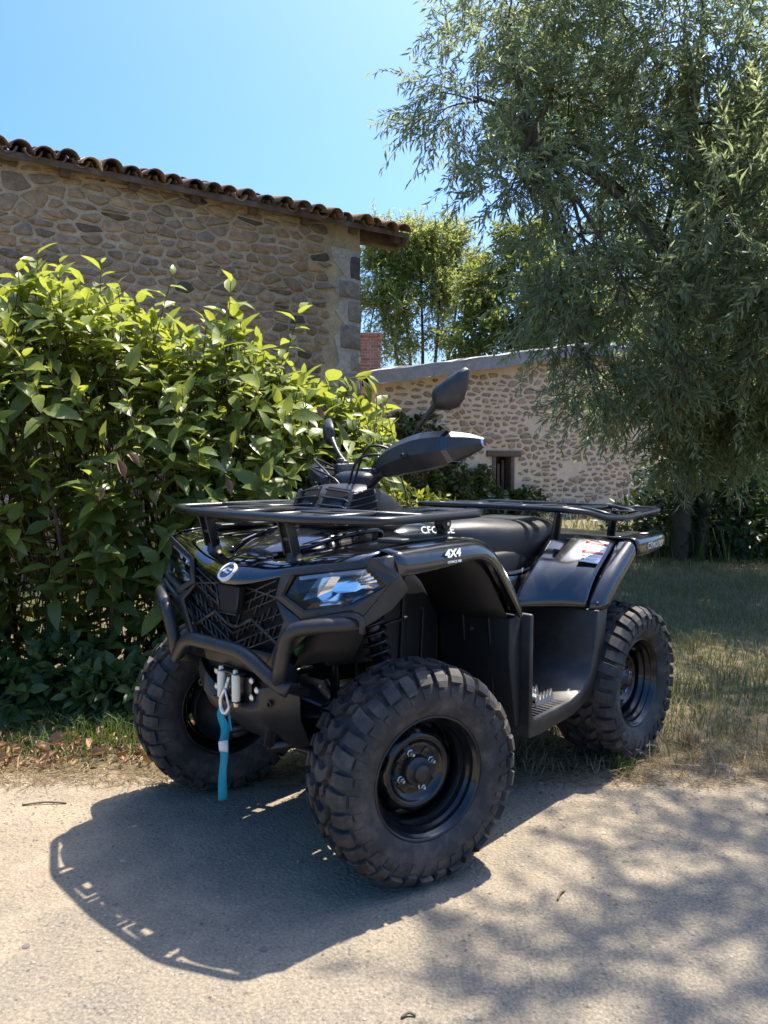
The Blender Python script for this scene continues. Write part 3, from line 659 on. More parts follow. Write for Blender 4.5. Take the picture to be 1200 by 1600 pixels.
# stems and twigs
nst = 46; sx = rng.uniform(-3.3, -0.25, nst); m = MB()
for x in sx:
    y = 3.95 + (x + 1.3) * 0.30 + rng.normal(0, 0.13); tz = rng.uniform(1.1, 1.75); m.tube(catmull([(x, y, -0.02), (x + rng.normal(0, 0.05), y + rng.normal(0, 0.06), tz * 0.4), (x + rng.normal(0, 0.13), y + rng.normal(0, 0.16), tz * 0.75), (x + rng.normal(0, 0.22), y + rng.normal(0, 0.22), tz)], 4), [0.016 - 0.012 * k / 12 for k in range(13)], 6)
o = m.build('stems', M['bark'], hedge, smooth=True); o.matrix_parent_inverse = hinv
A = tips - sd * slen[:, None] * 2.2; V, F = rods(A, tips, 0.0045); o = np_mesh('twigs', V, F, hedge, M['twig']); o.matrix_parent_inverse = hinv; o['kind'] = 'stuff'
# a few dead brown leaves caught in the hedge
for i, (p, d, sz) in enumerate([((-1.16, 3.36, 1.14), (0.30, -0.1, -1), 0.10), ((-1.12, 3.38, 1.17), (0.6, 0, -0.9), 0.085), ((-0.74, 3.60, 1.06), (0.15, 0, -1), 0.09), ((-1.22, 3.36, 1.02), (-0.4, 0, -1), 0.06), ((-0.34, 3.92, 1.42), (0, 0, -1), 0.10)]):
    tv, tf = leaf_template(0.36, 1.1, -0.35, 0.06, 7); V, F = scatter(tv, tf, np.array([p]), np.array([d]), np.array([[0.6, -1, 0.3]]), np.array([sz])); o = np_mesh('dead_leaf', V, F, hedge, M['deadleaf'], True); o.matrix_parent_inverse = hinv

# ================================================================== trees
def tree(name, label, base, blobs, leafm, leaf_len, leaf_w, n_twigs, per, twig_len, droop, trunk, seed, bark='bark', group=None, limb_r=0.05, leafup=0.3):
    """trunk, limbs to each clump, twigs through the clumps and leaves along every twig"""
    r = np.random.default_rng(seed); root = empty(name, base); tag(root, label, 'tree', group); inv = root.matrix_basis.inverted()
    B = np.array([b[:3] for b in blobs]); Rr = np.array([b[3] for b in blobs], float); Wt = np.array([b[4] if len(b) > 4 else 1.0 for b in blobs]) * Rr ** 2
    which = r.choice(len(B), n_twigs, p=Wt / Wt.sum()); d = norm(r.normal(size=(n_twigs, 3))); q = r.uniform(0.15, 1.0, n_twigs) ** 0.5
    # clumpy: every clump is broken into smaller tufts
    nt = 10; tuft = norm(r.normal(size=(len(B), nt, 3))) * r.uniform(0.35, 0.95, (len(B), nt, 1)); tj = r.integers(0, nt, n_twigs); mixd = d * q[:, None] * 0.45 + tuft[which, tj] * 0.75
    C = B[which] + mixd * Rr[which][:, None] * np.array([1, 1, 0.9]); out = norm(mixd + 1e-6)
    td = norm(out * 0.8 + r.normal(0, 0.45, (n_twigs, 3)) + np.array([0, 0, -droop])); L = twig_len * r.uniform(0.5, 1.3, n_twigs)
    t = (np.arange(per)[None] + r.uniform(0, 1, (n_twigs, per))) / per; sag = np.array([0, 0, -1.0]) * (droop * 0.35)
    P = C[:, None] + td[:, None] * (t * L[:, None])[..., None] + sag * (t ** 2 * L[:, None])[..., None]
    ax = norm(td[:, None] + sag * 2 * t[..., None]); side = norm(np.cross(ax, r.normal(size=(n_twigs, per, 3))))
    ld = norm(ax * 0.8 + side * 0.75 + np.array([0, 0, -droop * 0.35])); ln = norm(r.normal(size=(n_twigs, per, 3)) * 0.8 + np.array([0, 0, leafup + 0.5]))
    S = leaf_len * r.uniform(0.6, 1.25, n_twigs * per)
    tv, tf = narrow(leaf_w); V, F = scatter(tv, tf, P.reshape(-1, 3), ld.reshape(-1, 3), ln.reshape(-1, 3), S)
    o = np_mesh('crown', V, F, root, M[leafm]); o.matrix_parent_inverse = inv; o['kind'] = 'stuff'
    V, F = rods(C, C + td * L[:, None] * 0.9 + sag * (L * 0.8)[:, None], 0.003 * (leaf_len / 0.08)); o = np_mesh('twigs', V, F, root, M['twig']); o.matrix_parent_inverse = inv; o['kind'] = 'stuff'
    m = MB()
    for path, r0, r1 in trunk:
        pts = catmull(path, 5); k = len(pts); m.tube(pts, [r0 + (r1 - r0) * i / (k - 1) for i in range(k)], 9)
    o = m.build('trunk', M[bark], root, smooth=True); o.matrix_parent_inverse = inv
    m = MB()
    tops = [Vector(path[-1]) for path, _, _ in trunk]
    for b in blobs:
        c = Vector(b[:3]); near = min(tops, key=lambda p: (p - c).length); mid = near.lerp(c, 0.5) + Vector((r.normal(0, 0.1), r.normal(0, 0.1), 0.12)) * (c - near).length * 0.6
        pts = catmull([near, mid, c], 5); k = len(pts); m.tube(pts, [limb_r * (1 - 0.75 * i / (k - 1)) for i in range(k)], 6)
        for _ in range(5):
            e = c + Vector(norm(r.normal(size=(1, 3)))[0]) * b[3] * 0.75; m.tube(catmull([c.lerp(near, 0.15), c.lerp(e, 0.5) + Vector((0, 0, 0.05)), e], 3), [limb_r * 0.30 * (1 - 0.14 * i) for i in range(7)], 5)
    o = m.build('limbs', M[bark], root, smooth=True); o.matrix_parent_inverse = inv
    return root

# the big narrow-leaved tree on the right
wb = [(0.75, 7.0, 4.35, 0.62, 0.9), (1.05, 7.2, 5.15, 0.70), (1.15, 6.9, 3.60, 0.62), (1.75, 7.3, 4.55, 0.85), (2.0, 7.0, 3.75, 0.85), (1.75, 6.8, 2.95, 0.70), (1.55, 6.7, 2.35, 0.48), (2.15, 6.6, 2.45, 0.62), (2.45, 6.5, 1.95, 0.45), (1.75, 6.6, 1.80, 0.30),
      (2.7, 7.2, 5.1, 1.05), (2.75, 6.7, 4.0, 0.95), (2.85, 6.4, 3.0, 0.85), (3.1, 6.3, 2.25, 0.62), (3.6, 6.6, 3.8, 1.1), (3.6, 6.2, 2.7, 0.9), (3.9, 7.2, 5.3, 1.3), (1.9, 7.6, 5.7, 0.9), (2.9, 7.4, 6.2, 1.0), (3.4, 5.3, 4.6, 0.9, 0.5), (3.8, 5.9, 1.9, 0.6), (4.6, 6.3, 3.4, 1.2),
      (3.2, 7.6, 2.0, 0.55, 1.6), (2.7, 7.4, 1.75, 0.5, 1.6), (3.3, 7.2, 1.6, 0.42, 2), (2.95, 7.7, 1.30, 0.34, 1.6), (3.45, 8.0, 1.35, 0.42, 1.8), (3.1, 8.1, 1.7, 0.4, 1.5), (3.9, 8.1, 1.45, 0.45, 1.5), (3.7, 7.9, 1.9, 0.6, 1.6), (3.5, 7.4, 1.65, 0.55), (2.2, 7.2, 1.75, 0.42), (4.1, 7.4, 1.9, 0.7), (4.0, 8.0, 2.6, 0.9), (3.2, 8.0, 2.8, 0.8),
      (4.5, 9.6, 4.4, 1.3, 0.7), (5.6, 10.4, 4.8, 1.6, 0.7), (3.5, 9.4, 4.0, 1.2, 0.7), (6.0, 9.0, 5.0, 1.5, 0.6), (2.6, 9.0, 4.6, 1.0, 0.7), (6.6, 11.0, 3.6, 1.4, 0.6), (1.7, 8.4, 4.9, 0.8, 0.7),
      (2.3, 3.4, 5.2, 0.55, 0.55), (2.95, 3.7, 5.2, 0.7, 0.6), (2.65, 4.3, 5.3, 0.6, 0.7), (3.4, 3.2, 5.4, 0.7, 0.65), (3.7, 4.2, 5.3, 0.9, 0.7), (2.9, 2.9, 5.3, 0.5, 0.7), (4.3, 3.6, 5.4, 1.0, 0.7), (2.35, 5.0, 5.4, 0.5, 0.6), (3.6, 5.2, 5.2, 0.9, 0.4), (4.6, 5.0, 5.6, 1.1, 0.5)]
tree('willow_leaved_tree', 'big grey-green tree with narrow drooping leaves overhanging from the right', (3.45, 9.0, 0), wb, 'willow', 0.098, 0.19, 9200, 18, 0.42, 0.32,
     [([(3.45, 9.0, -0.1), (3.48, 8.95, 0.9), (3.4, 8.7, 1.9), (3.25, 8.2, 3.1), (3.0, 7.7, 4.2)], 0.11, 0.08), ([(3.72, 9.05, -0.1), (3.8, 9.05, 1.0), (3.95, 9.0, 2.2), (4.3, 9.2, 3.6)], 0.08, 0.05), ([(3.42, 8.75, 1.6), (3.6, 7.6, 2.6), (3.9, 6.8, 3.6), (4.0, 5.6, 4.6)], 0.12, 0.06), ([(3.3, 8.4, 2.4), (2.7, 7.6, 3.2), (2.0, 7.2, 3.7), (1.3, 7.0, 4.0)], 0.10, 0.035)], 12, limb_r=0.035)
# trees behind the roofs
def bl(u, v, d, rpx, w=1.0): return ((u - 600) / 1206 * d, d, 1.124 + (724 - v) * d / 1206, rpx * d / 1206, w)
tree('slender_pale_tree', 'tall pale yellow-green tree with several slim stems beyond the barn corner', (0.9, 27, 0), [bl(600, 430, 27, 34), bl(640, 395, 27, 36), bl(690, 400, 27.5, 36), bl(620, 480, 26.5, 30, 0.6), bl(665, 450, 27, 40, 0.7), bl(708, 470, 27.5, 30, 0.6), bl(600, 520, 27, 22, 0.4), bl(590, 380, 27, 22), bl(720, 420, 28, 26), bl(640, 520, 27, 26, 0.5), bl(585, 470, 26.5, 26, 0.7), bl(575, 540, 26, 22, 0.6), bl(690, 520, 27, 26, 0.5), bl(655, 365, 27, 24), bl(615, 555, 26, 20, 0.4), bl(705, 370, 28, 22)],
     'birch', 0.16, 0.30, 3000, 12, 0.7, 0.1, [([(0.6 + k * 0.22, 27, -0.1), (0.7 + k * 0.2, 27, 2.0), (0.5 + k * 0.42, 27, 4.5), (-0.1 + k * 0.68, 27, 7.4)], 0.12, 0.03) for k in range(5)], 13, limb_r=0.05)
tree('bushy_green_tree', 'bushy mid green tree rising over the grey sheet roof', (3.6, 22, 0), [bl(760, 440, 22, 50), bl(800, 500, 21.5, 46), bl(740, 520, 22, 38), bl(850, 440, 22, 55), bl(820, 380, 22.5, 40), bl(880, 520, 22, 50), bl(930, 470, 22, 55), bl(715, 545, 21.5, 20)],
     'oak', 0.15, 0.45, 2600, 11, 0.6, 0.15, [([(3.6, 22, -0.1), (3.65, 22, 1.8), (3.9, 22, 3.6), (4.2, 22, 5.0)], 0.22, 0.10)], 14, limb_r=0.09)
tree('dark_hedgerow_tree', 'dark dense tree behind the drooping branches at the far right', (10.2, 24, 0), [bl(1000, 520, 24, 70), bl(1080, 450, 24, 80), bl(1160, 540, 24, 80), bl(1100, 620, 23.5, 70), bl(1210, 440, 24, 80), bl(1000, 630, 24, 50), bl(1250, 600, 24, 80), bl(1190, 670, 23, 50)],
     'oak', 0.19, 0.45, 2200, 10, 0.7, 0.15, [([(10.2, 24, -0.1), (10.2, 24, 2.0), (10.3, 24, 4.0), (10.4, 24, 5.5)], 0.26, 0.10)], 15, limb_r=0.10)
tree('distant_roadside_tree', 'broad dark tree on the horizon left of the barn end', (-30, 60, 0), [(-30, 60, 7, 5), (-24, 62, 6, 4.5), (-36, 61, 6.5, 5), (-18, 63, 6, 4)], 'oak', 0.5, 0.5, 900, 9, 1.6, 0.1, [([(-30, 60, -0.1), (-30, 60, 2), (-30, 60, 4), (-30, 60, 6)], 0.4, 0.2)], 16, limb_r=0.15)
# a far wood closing the view
V, F = [], []
n = 9000; ang = rng.uniform(-1.3, 1.3, n); dd = rng.uniform(55, 75, n); P = np.stack([np.sin(ang) * dd, np.cos(ang) * dd, rng.uniform(0, 1, n) ** 0.7 * (5.0 + 1.5 * np.sin(ang * 23) + np.sin(ang * 51))], 1)
tv, tf = narrow(0.6); V, F = scatter(tv, tf, P, rand_dir(n), rand_dir(n), rng.uniform(0.7, 1.8, n)); o = np_mesh('far_wood', V, F, None, M['oak']); tag(o, 'far-off line of woodland along the horizon', 'woodland', kind='stuff')

# ================================================================== shrubs and ivy
def shrub(name, label, cat, ctrs, leafm, ll, lw, n, seed, flat=None, stems=True, group=None, droop=0.1, trange=1.0):
    r = np.random.default_rng(seed); B = np.array([c[:3] for c in ctrs]); Rr = np.array([c[3] for c in ctrs]); root = empty(name, (B[0][0], B[0][1], 0)); tag(root, label, cat, group); inv = root.matrix_basis.inverted()
    w = r.choice(len(B), n, p=Rr ** 2 / (Rr ** 2).sum()); d = norm(r.normal(size=(n, 3))); P = B[w] + d * (Rr[w] * r.uniform(0.4, 1.0, n) ** 0.6)[:, None] * (np.array(flat) if flat else 1.0); P[:, 2] = np.maximum(P[:, 2], 0.01)
    tv, tf = leaf_template(lw, 0.15, 0.15, n=4); V, F = scatter(tv, tf, P, norm(d + r.normal(0, 0.6, (n, 3)) - np.array([0, 0, droop])), norm(d * 0.4 + r.normal(0, 0.5, (n, 3)) + np.array([0, -0.2, 0.8])), ll * r.uniform(0.6, 1.3, n))
    o = np_mesh('foliage', V, F, root, M[leafm], True); o.matrix_parent_inverse = inv; o['kind'] = 'stuff'
    m = MB()
    for c in ctrs:
        for _ in range(4):
            e = Vector(c[:3]) + Vector(norm(r.normal(size=(1, 3)))[0]) * c[3] * 0.6; m.tube(catmull([(c[0] * 0.8 + B[0][0] * 0.2 + r.normal(0, 0.05), c[1], 0), (e * 0.5 + Vector((c[0] * 0.9 + B[0][0] * 0.1, c[1], 0)) * 0.5), e], 3), [0.012 - 0.0012 * i for i in range(7)], 5)
    o = m.build('stems', M['bark'], root, smooth=True); o.matrix_parent_inverse = inv; return root
def gb(s, z, rad, t=0.12): p = gw(s, t, z); return (p[0], p[1], p[2], rad)
shrub('ivy_patch', 'dark ivy climbing the gable wall beside its left end', 'ivy', [gb(0.65, 1.35, 0.35), gb(0.95, 1.75, 0.32), gb(0.4, 1.8, 0.22), gb(0.8, 0.8, 0.45), gb(1.25, 1.3, 0.28)], 'ivy', 0.11, 0.75, 1700, 41, flat=(1, 0.5, 1))
shrub('ivy_patch', 'dark ivy spreading along the wall foot below the small window', 'ivy', [gb(2.0, 0.55, 0.42), gb(2.5, 0.35, 0.35), gb(1.6, 0.9, 0.34), gb(3.4, 0.25, 0.42), gb(1.4, 0.4, 0.5), gb(2.3, 0.85, 0.22), gb(3.1, 0.35, 0.25)], 'ivy', 0.11, 0.75, 2300, 42, flat=(1, 0.5, 1))
shrub('bright_shrub', 'small bright yellow-green shrub just behind the handlebar', 'shrub', [(0.28, 7.6, 0.60, 0.30), (0.05, 7.7, 0.55, 0.26), (0.50, 7.5, 0.62, 0.22), (0.15, 7.6, 0.35, 0.35), (0.52, 7.5, 0.35, 0.3)], 'lime', 0.075, 0.45, 1800, 43)
shrub('climbing_shrub', 'thin sunlit lime-green climber at the barn corner', 'shrub', [(-0.16, 8.3, 1.05, 0.16), (-0.12, 8.3, 1.35, 0.14), (-0.19, 8.3, 1.60, 0.12), (-0.02, 8.2, 0.95, 0.18), (0.05, 8.2, 1.2, 0.13), (-0.1, 8.3, 0.6, 0.25)], 'lime', 0.07, 0.45, 1100, 44)
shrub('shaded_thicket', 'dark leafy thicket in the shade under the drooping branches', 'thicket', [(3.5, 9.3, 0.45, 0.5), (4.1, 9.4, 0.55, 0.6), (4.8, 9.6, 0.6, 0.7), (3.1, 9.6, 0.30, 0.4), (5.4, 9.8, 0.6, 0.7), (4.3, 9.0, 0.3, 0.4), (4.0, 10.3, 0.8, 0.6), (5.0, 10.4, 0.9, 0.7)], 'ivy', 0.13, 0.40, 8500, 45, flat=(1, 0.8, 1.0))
shrub('undergrowth', 'low leafy weeds along the foot of the laurel hedge', 'undergrowth', [(-1.95 + 0.24 * k, 3.16 + 0.07 * k + 0.10 * ((k * 7) % 3), 0.06 + 0.05 * (k % 3), 0.20) for k in range(11)], 'weed', 0.075, 0.55, 3000, 46, flat=(1, 0.8, 0.9))
tag(bpy.data.objects['undergrowth'], kind='stuff')

# tall upright weeds by the trunk
def blades(P, h, w, lean, r, curve=0.5):
    n = len(P); a = r.uniform(0, 6.28, n); dirx = np.stack([np.cos(a), np.sin(a), np.zeros(n)], 1); b = r.uniform(0, 6.28, n); ln = np.stack([np.cos(b), np.sin(b), np.zeros(n)], 1) * (lean * r.uniform(0.2, 1.0, n))[:, None]
    up = np.array([0, 0, 1.0]); h = np.broadcast_to(h, (n,)); w = np.broadcast_to(w, (n,))
    p0 = P; p1 = P + (up * 0.55 + ln * 0.30) * h[:, None]; p2 = P + (up * (1 - 0.25 * lean) + ln * (0.7 + curve)) * h[:, None]
    V = np.stack([p0 - dirx * w[:, None], p0 + dirx * w[:, None], p1 - dirx * w[:, None] * 0.7, p1 + dirx * w[:, None] * 0.7, p2], 1)
    f = np.array([(0, 1, 3), (0, 3, 2), (2, 3, 4)]); return V.reshape(-1, 3), (f[None] + (np.arange(n) * 5)[:, None, None]).reshape(-1, 3)
n = 420; P = np.stack([rng.uniform(2.75, 5.5, n), rng.uniform(8.5, 9.6, n), np.zeros(n)], 1); V, F = blades(P, rng.uniform(0.2, 0.75, n), 0.006, 0.6, rng)
tag(np_mesh('tall_weeds', V, F, None, M['ivy']), 'upright green stalks along the shaded thicket', 'weeds', kind='stuff')

# ================================================================== grass, straw, litter
def grass_patch(name, label, n, xr, yr, hgt, w, mat, lean, dens, seed):
    r = np.random.default_rng(seed); X = r.uniform(*xr, n); Y = yr[0] + (yr[1] - yr[0]) * r.random(n) ** 1.9; k = r.random(n) < dens(X, Y); X, Y = X[k], Y[k]
    cl = 0.55 + 0.45 * np.sin(X * 6.1 + 2 * np.sin(Y * 4.3)) * np.sin(Y * 5.3 + X); V, F = blades(np.stack([X, Y, np.full(len(X), -0.008)], 1), r.uniform(*hgt, len(X)) * (0.55 + 0.6 * np.clip(cl, 0, 1)), w * (0.7 + 0.08 * Y), lean, r); return tag(np_mesh(name, V, F, None, M[mat]), label, 'grass', kind='stuff')
sm = lambda x, a, b: np.clip((x - a) / (b - a), 0, 1)
clump = lambda X, Y: 0.5 + 0.5 * np.sin(X * 3.7 + np.sin(Y * 2.1) * 2) * np.sin(Y * 3.1 + 1.3 * X)
grass_patch('lawn_grass', 'rough half-dry green grass on the verge to the right', 190000, (-4.5, 8.0), (2.86, 12), (0.04, 0.13), 0.0025, 'grass', 0.8, lambda X, Y: (0.05 + 0.95 * sm(Y, 3.0, 3.6)) * np.where(X < -0.5, sm(Y, 4.2, 4.8), 1) * (0.35 + 0.65 * clump(X, Y)) * np.where(np.abs(X) < Y * 0.60, 1, 0.15), 51)
grass_patch('dry_grass', 'dry straw-coloured grass along the edge of the lane', 30000, (-2.2, 4.6), (2.70, 6.0), (0.03, 0.14), 0.0016, 'straw', 1.5, lambda X, Y: np.where(X > 0.3, 0.9, 0.18) * (0.15 + 0.85 * clump(X * 1.7, Y * 2)) * np.where(Y < 3.4, 1, 0.55), 52)
grass_patch('verge_grass', 'green grass and weeds under the hedge at the left', 15000, (-2.6, -0.4), (2.80, 3.7), (0.05, 0.17), 0.0022, 'weed', 0.9, lambda X, Y: sm(Y, 2.82, 3.05) * (0.25 + 0.75 * clump(X * 2.3, Y * 2)), 53)
grass_patch('far_grass', 'grass around the distant buildings', 26000, (-12, 26), (12, 30), (0.08, 0.25), 0.006, 'grass', 0.7, lambda X, Y: np.ones_like(X), 54)
def tuft(label, x, y, n, h, mat, seed):
    r = np.random.default_rng(seed); P = np.stack([x + r.normal(0, 0.022, n), y + r.normal(0, 0.018, n), np.full(n, -0.005)], 1); V, F = blades(P, r.uniform(0.4, 1.0, n) * h, 0.0022, 0.75, r)
    o = np_mesh('grass_tuft', V - np.array([x, y, 0]), F, None, M[mat]); o.location = (x, y, 0); tag(o, label, 'grass')
tuft('green grass tuft in front of the rear wheel', 0.86, 2.76, 70, 0.13, 'weed', 61)
tuft('pale dry tuft right of the rear wheel', 1.22, 3.0, 80, 0.12, 'straw', 62)
tuft('short dry tuft at the right frame edge', 1.46, 2.92, 60, 0.10, 'straw', 63)
m = MB()
# litter of straw lying flat on the verge and lane edge
n = 6500; r = np.random.default_rng(71); P = np.stack([r.uniform(-1.9, 2.4, n), 2.62 + np.abs(r.normal(0, 0.22, n)), r.uniform(0.002, 0.012, n)], 1); a = r.uniform(0, 6.28, n); D = np.stack([np.cos(a), np.sin(a), r.normal(0, 0.10, n)], 1)
V, F = rods(P, P + D * r.uniform(0.015, 0.09, n)[:, None], 0.0011); tag(np_mesh('straw_litter', V, F, None, M['straw']), 'loose straw lying along the lane edge', 'straw', kind='stuff')
# dead leaf litter under the hedge
n = 620; X = r.uniform(-2.1, -0.5, n); P = np.stack([X, 2.74 + np.abs(r.normal(0, 0.26, n)) + 0.05 * r.random(n), r.uniform(0.004, 0.03, n)], 1); tv, tf = leaf_template(0.36, 0.95, -0.30, 0.07, 6); V, F = scatter(tv, tf, P, norm(np.stack([r.normal(size=n), r.normal(size=n), r.normal(0, 0.2, n)], 1)), norm(np.stack([r.normal(0, 0.4, n), r.normal(0, 0.4, n), np.ones(n)], 1)), r.uniform(0.012, 0.048, n) * np.where(r.random(n) < 0.1, 1.5, 1))
tag(np_mesh('leaf_litter', V, F, None, M['deadleaf'], True), 'brown dead leaf litter on the ground under the hedge', 'leaf litter', kind='stuff')
for i, (x, y, sz, dx, dy, lab) in enumerate([(-1.12, 2.85, 0.085, 0.9, -0.25, 'large curled tan dead leaf lying by the front wheel'), (-1.46, 2.78, 0.09, 0.95, 0.1, 'pale dead leaf at the left frame edge'), (-1.31, 2.92, 0.10, 0.7, 0.5, 'long reddish dead leaf propped in the weeds'), (-1.28, 2.80, 0.07, 0.6, 0.6, 'bent brown leaf stalk beside the lane at left')]):
    V, F = scatter(tv, tf, np.array([[0, 0, 0.02]]), np.array([[dx, dy, 0.25 if i == 2 else 0.05]]), np.array([[0.1, -0.5, 1.0]]), np.array([sz])); o = np_mesh('fallen_leaf', V, F, None, M['deadleaf'], True); o.location = (x, y, 0); tag(o, lab, 'leaf', 'large fallen leaves by the hedge')
# pebbles and grit on the lane
r = np.random.default_rng(81); n = 11000; X = r.uniform(-2.4, 3.0, n); Y = np.where(r.random(n) < 0.5, 2.72 - np.abs(r.normal(0, 0.28, n)), r.uniform(1.0, 2.7, n)); s = r.uniform(0.0014, 0.0052, n) * np.where(r.random(n) < 0.03, 2.3, 1)
ico = np.array([(0, 0, 0.7), (0.9, 0.1, 0.1), (0.2, 1.0, 0.1), (-0.9, 0.4, 0.1), (-0.5, -0.9, 0.1), (0.6, -0.8, 0.1)]); icf = np.array([(0, 1, 2), (0, 2, 3), (0, 3, 4), (0, 4, 5), (0, 5, 1)])
a = r.uniform(0, 6.28, n); V, F = scatter(ico, icf, np.stack([X, Y, np.full(n, 0.0005)], 1), np.stack([np.cos(a), np.sin(a), np.zeros(n)], 1), np.tile([0, 0, 1.0], (n, 1)), np.stack([s, s * r.uniform(0.6, 1.1, n), s], 1))
tag(np_mesh('grit', V, F, None, M['pebble']), 'small stones and grit scattered on the lane', 'gravel', kind='stuff')
for i, (x, y, L, a, lab) in enumerate([(-1.12, 2.48, 0.14, 0.1, 'short dark twig on the lane at the left'), (0.46, 1.94, 0.05, 1.0, 'small bent brown twig on the lane in front of the tyre'), (0.05, 1.5, 0.03, 0.2, 'reddish splinter near the bottom frame edge'), (1.42, 2.62, 0.09, -0.1, 'pale straw stalk on the lane edge at right')]):
    m = MB(); c, s = math.cos(a), math.sin(a); m.tube(catmull([(-L / 2 * c, -L / 2 * s, 0.003), (0, 0.006, 0.007), (L / 2 * c, L / 2 * s, 0.003)], 4), 0.0028, 6); o = m.build('twig', M['twig'] if i < 3 else M['straw'], None, smooth=True); o.location = (x, y, 0.0); tag(o, lab, 'twig', 'twigs lying on the lane')
# ================================================================== the quad bike (x forward, y to its left, z up)
Q = empty('quad_bike', (0.166, 2.806, 0), R(227.32)); tag(Q, 'black four-wheel-drive quad bike with racks, winch and teal strap parked on the lane', 'quad bike')
AX_X, TR_F, TR_R, HUB = 0.605, 0.440, 0.432, 0.293
def both(fn):
    for s in (False, True): fn(s)
def V3(*a): return Vector(a)
def sy(mir): return -1.0 if mir else 1.0

# ---------------------------------------------------------------- wheels
def tyre_mesh(hw, seed):
    k = hw / 0.105
    prof = [(0.070, 0.158), (0.080, 0.163), (0.093, 0.176), (0.103, 0.200), (0.106, 0.226), (0.101, 0.250), (0.089, 0.268), (0.066, 0.277), (0.034, 0.281), (0.0, 0.282)]
    prof = [(y * k, r) for y, r in prof]; full = prof + [(-y, r) for y, r in prof[::-1][1:]]
    dense = [(p.x, p.y) for p in catmull([(y, r, 0) for y, r in full], 3)]
    m = MB(); m.lathe(dense, 72)
    # arc-length position on the outside, 0 = crown centre
    half = [(p.x, p.y) for p in catmull([(y, r, 0) for y, r in prof[::-1]], 5)]; ln = [0]
    for a, b in zip(half, half[1:]): ln.append(ln[-1] + math.dist(a, b))
    def at(s):
        q = abs(s); i = 0
        while i < len(ln) - 2 and ln[i + 1] < q: i += 1
        t = (q - ln[i]) / (ln[i + 1] - ln[i]); y = half[i][0] + (half[i + 1][0] - half[i][0]) * t; r = half[i][1] + (half[i + 1][1] - half[i][1]) * t
        dy = half[i + 1][0] - half[i][0]; dr = half[i + 1][1] - half[i][1]; l = math.hypot(dy, dr); ny, nr = -dr / l, dy / l
        return (y if s >= 0 else -y), r, (ny if s >= 0 else -ny), nr
    def lug(path, w, h):
        """block along path of (angle, s); w is its width round the tyre in metres"""
        rows = []
        for j, (a, s, ww) in enumerate(path):
            y, r, ny, nr = at(s); wa = ww * w / r / 2; hh = h
            pts = []
            for da, lift, ins in ((-1, -0.004, 1.0), (-1, hh * 0.86, 0.96), (-0.90, hh, 1.0), (0.90, hh, 1.0), (1, hh * 0.86, 0.96), (1, -0.004, 1.0)):
                aa = a + da * wa * ins; yy = y + ny * lift; rr_ = r + nr * lift; pts.append((rr_ * math.cos(aa), yy, rr_ * math.sin(aa)))
            rows.append(pts)
        b = len(m.v); m.grid(rows); n = len(rows[0]); m.f.append(tuple(b + i for i in range(n))); m.f.append(tuple(b + (len(rows) - 1) * n + i for i in range(n))[::-1])
    Nn = 17
    for i in range(Nn):
        a0 = 2 * math.pi * i / Nn; p = 2 * math.pi / Nn
        for sg, sh in ((1, 0.0), (-1, 0.5)):
            a = a0 + p * sh
            lug([(a + 0.10 * p, sg * 0.058 * k, 1.0), (a + 0.04 * p, sg * 0.075 * k, 1.05), (a, sg * 0.092 * k, 1.1), (a - 0.02 * p, sg * 0.106 * k, 1.1)], 0.036, 0.016)      # shoulder
            lug([(a + 0.52 * p, sg * 0.070 * k, 0.9), (a + 0.50 * p, sg * 0.088 * k, 1.0), (a + 0.50 * p, sg * 0.104 * k, 1.0), (a + 0.5 * p, sg * 0.118 * k, 0.8)], 0.034, 0.013)
            lug([(a + 0.0 * p, sg * 0.114 * k, 1.0), (a - 0.01 * p, sg * 0.128 * k, 0.8), (a - 0.01 * p, sg * 0.142 * k, 0.6)], 0.028, 0.004)          # sidewall ribs
            lug([(a + 0.5 * p, sg * 0.124 * k, 0.8), (a + 0.5 * p, sg * 0.146 * k, 0.5)], 0.024, 0.0035)
            lug([(a + 0.62 * p, sg * 0.050 * k, 1.0), (a + 0.44 * p, sg * 0.030 * k, 1.0), (a + 0.44 * p, sg * 0.012 * k, 1.0), (a + 0.60 * p, -sg * 0.006 * k, 0.9)], 0.030, 0.016)   # centre Z block
            lug([(a + 0.18 * p, sg * 0.044 * k, 1.0), (a + 0.06 * p, sg * 0.026 * k, 0.9)], 0.026, 0.015)
    for i in range(len(m.v)):      # the tyre sits on the ground
        x, y, z = m.v[i]
        if z < -HUB + 0.004: m.v[i] = (x, y * 1.02, -HUB + 0.001 + (z + HUB - 0.004) * 0.12)
    return m
def rim_mesh(hw):
    k = hw / 0.105; o = 0.083 * k
    prof = [(-o, 0.164), (-o + 0.004, 0.158), (-o + 0.012, 0.150), (-0.02, 0.134), (o - 0.062, 0.131), (o - 0.052, 0.132), (o - 0.046, 0.139), (o - 0.036, 0.141), (o - 0.028, 0.142), (o - 0.023, 0.149), (o - 0.014, 0.150), (o - 0.008, 0.152), (o - 0.004, 0.158), (o + 0.002, 0.160), (o + 0.006, 0.164), (o + 0.005, 0.168), (o - 0.004, 0.170)]
    m = MB(); m.lathe(prof, 72)
    d = o - 0.084     # the disc, with its oval holes
    disc = [(d - 0.012, 0.133), (d + 0.000, 0.126), (d + 0.012, 0.119), (d + 0.024, 0.108), (d + 0.030, 0.098), (d + 0.031, 0.090), (d + 0.026, 0.084), (d + 0.016, 0.080), (d + 0.014, 0.060), (d + 0.014, 0.0)]
    m.lathe(disc, 72, skip=lambda i, q: q in (1, 2) and (i % 9) in (2, 3, 4, 5))
    return m
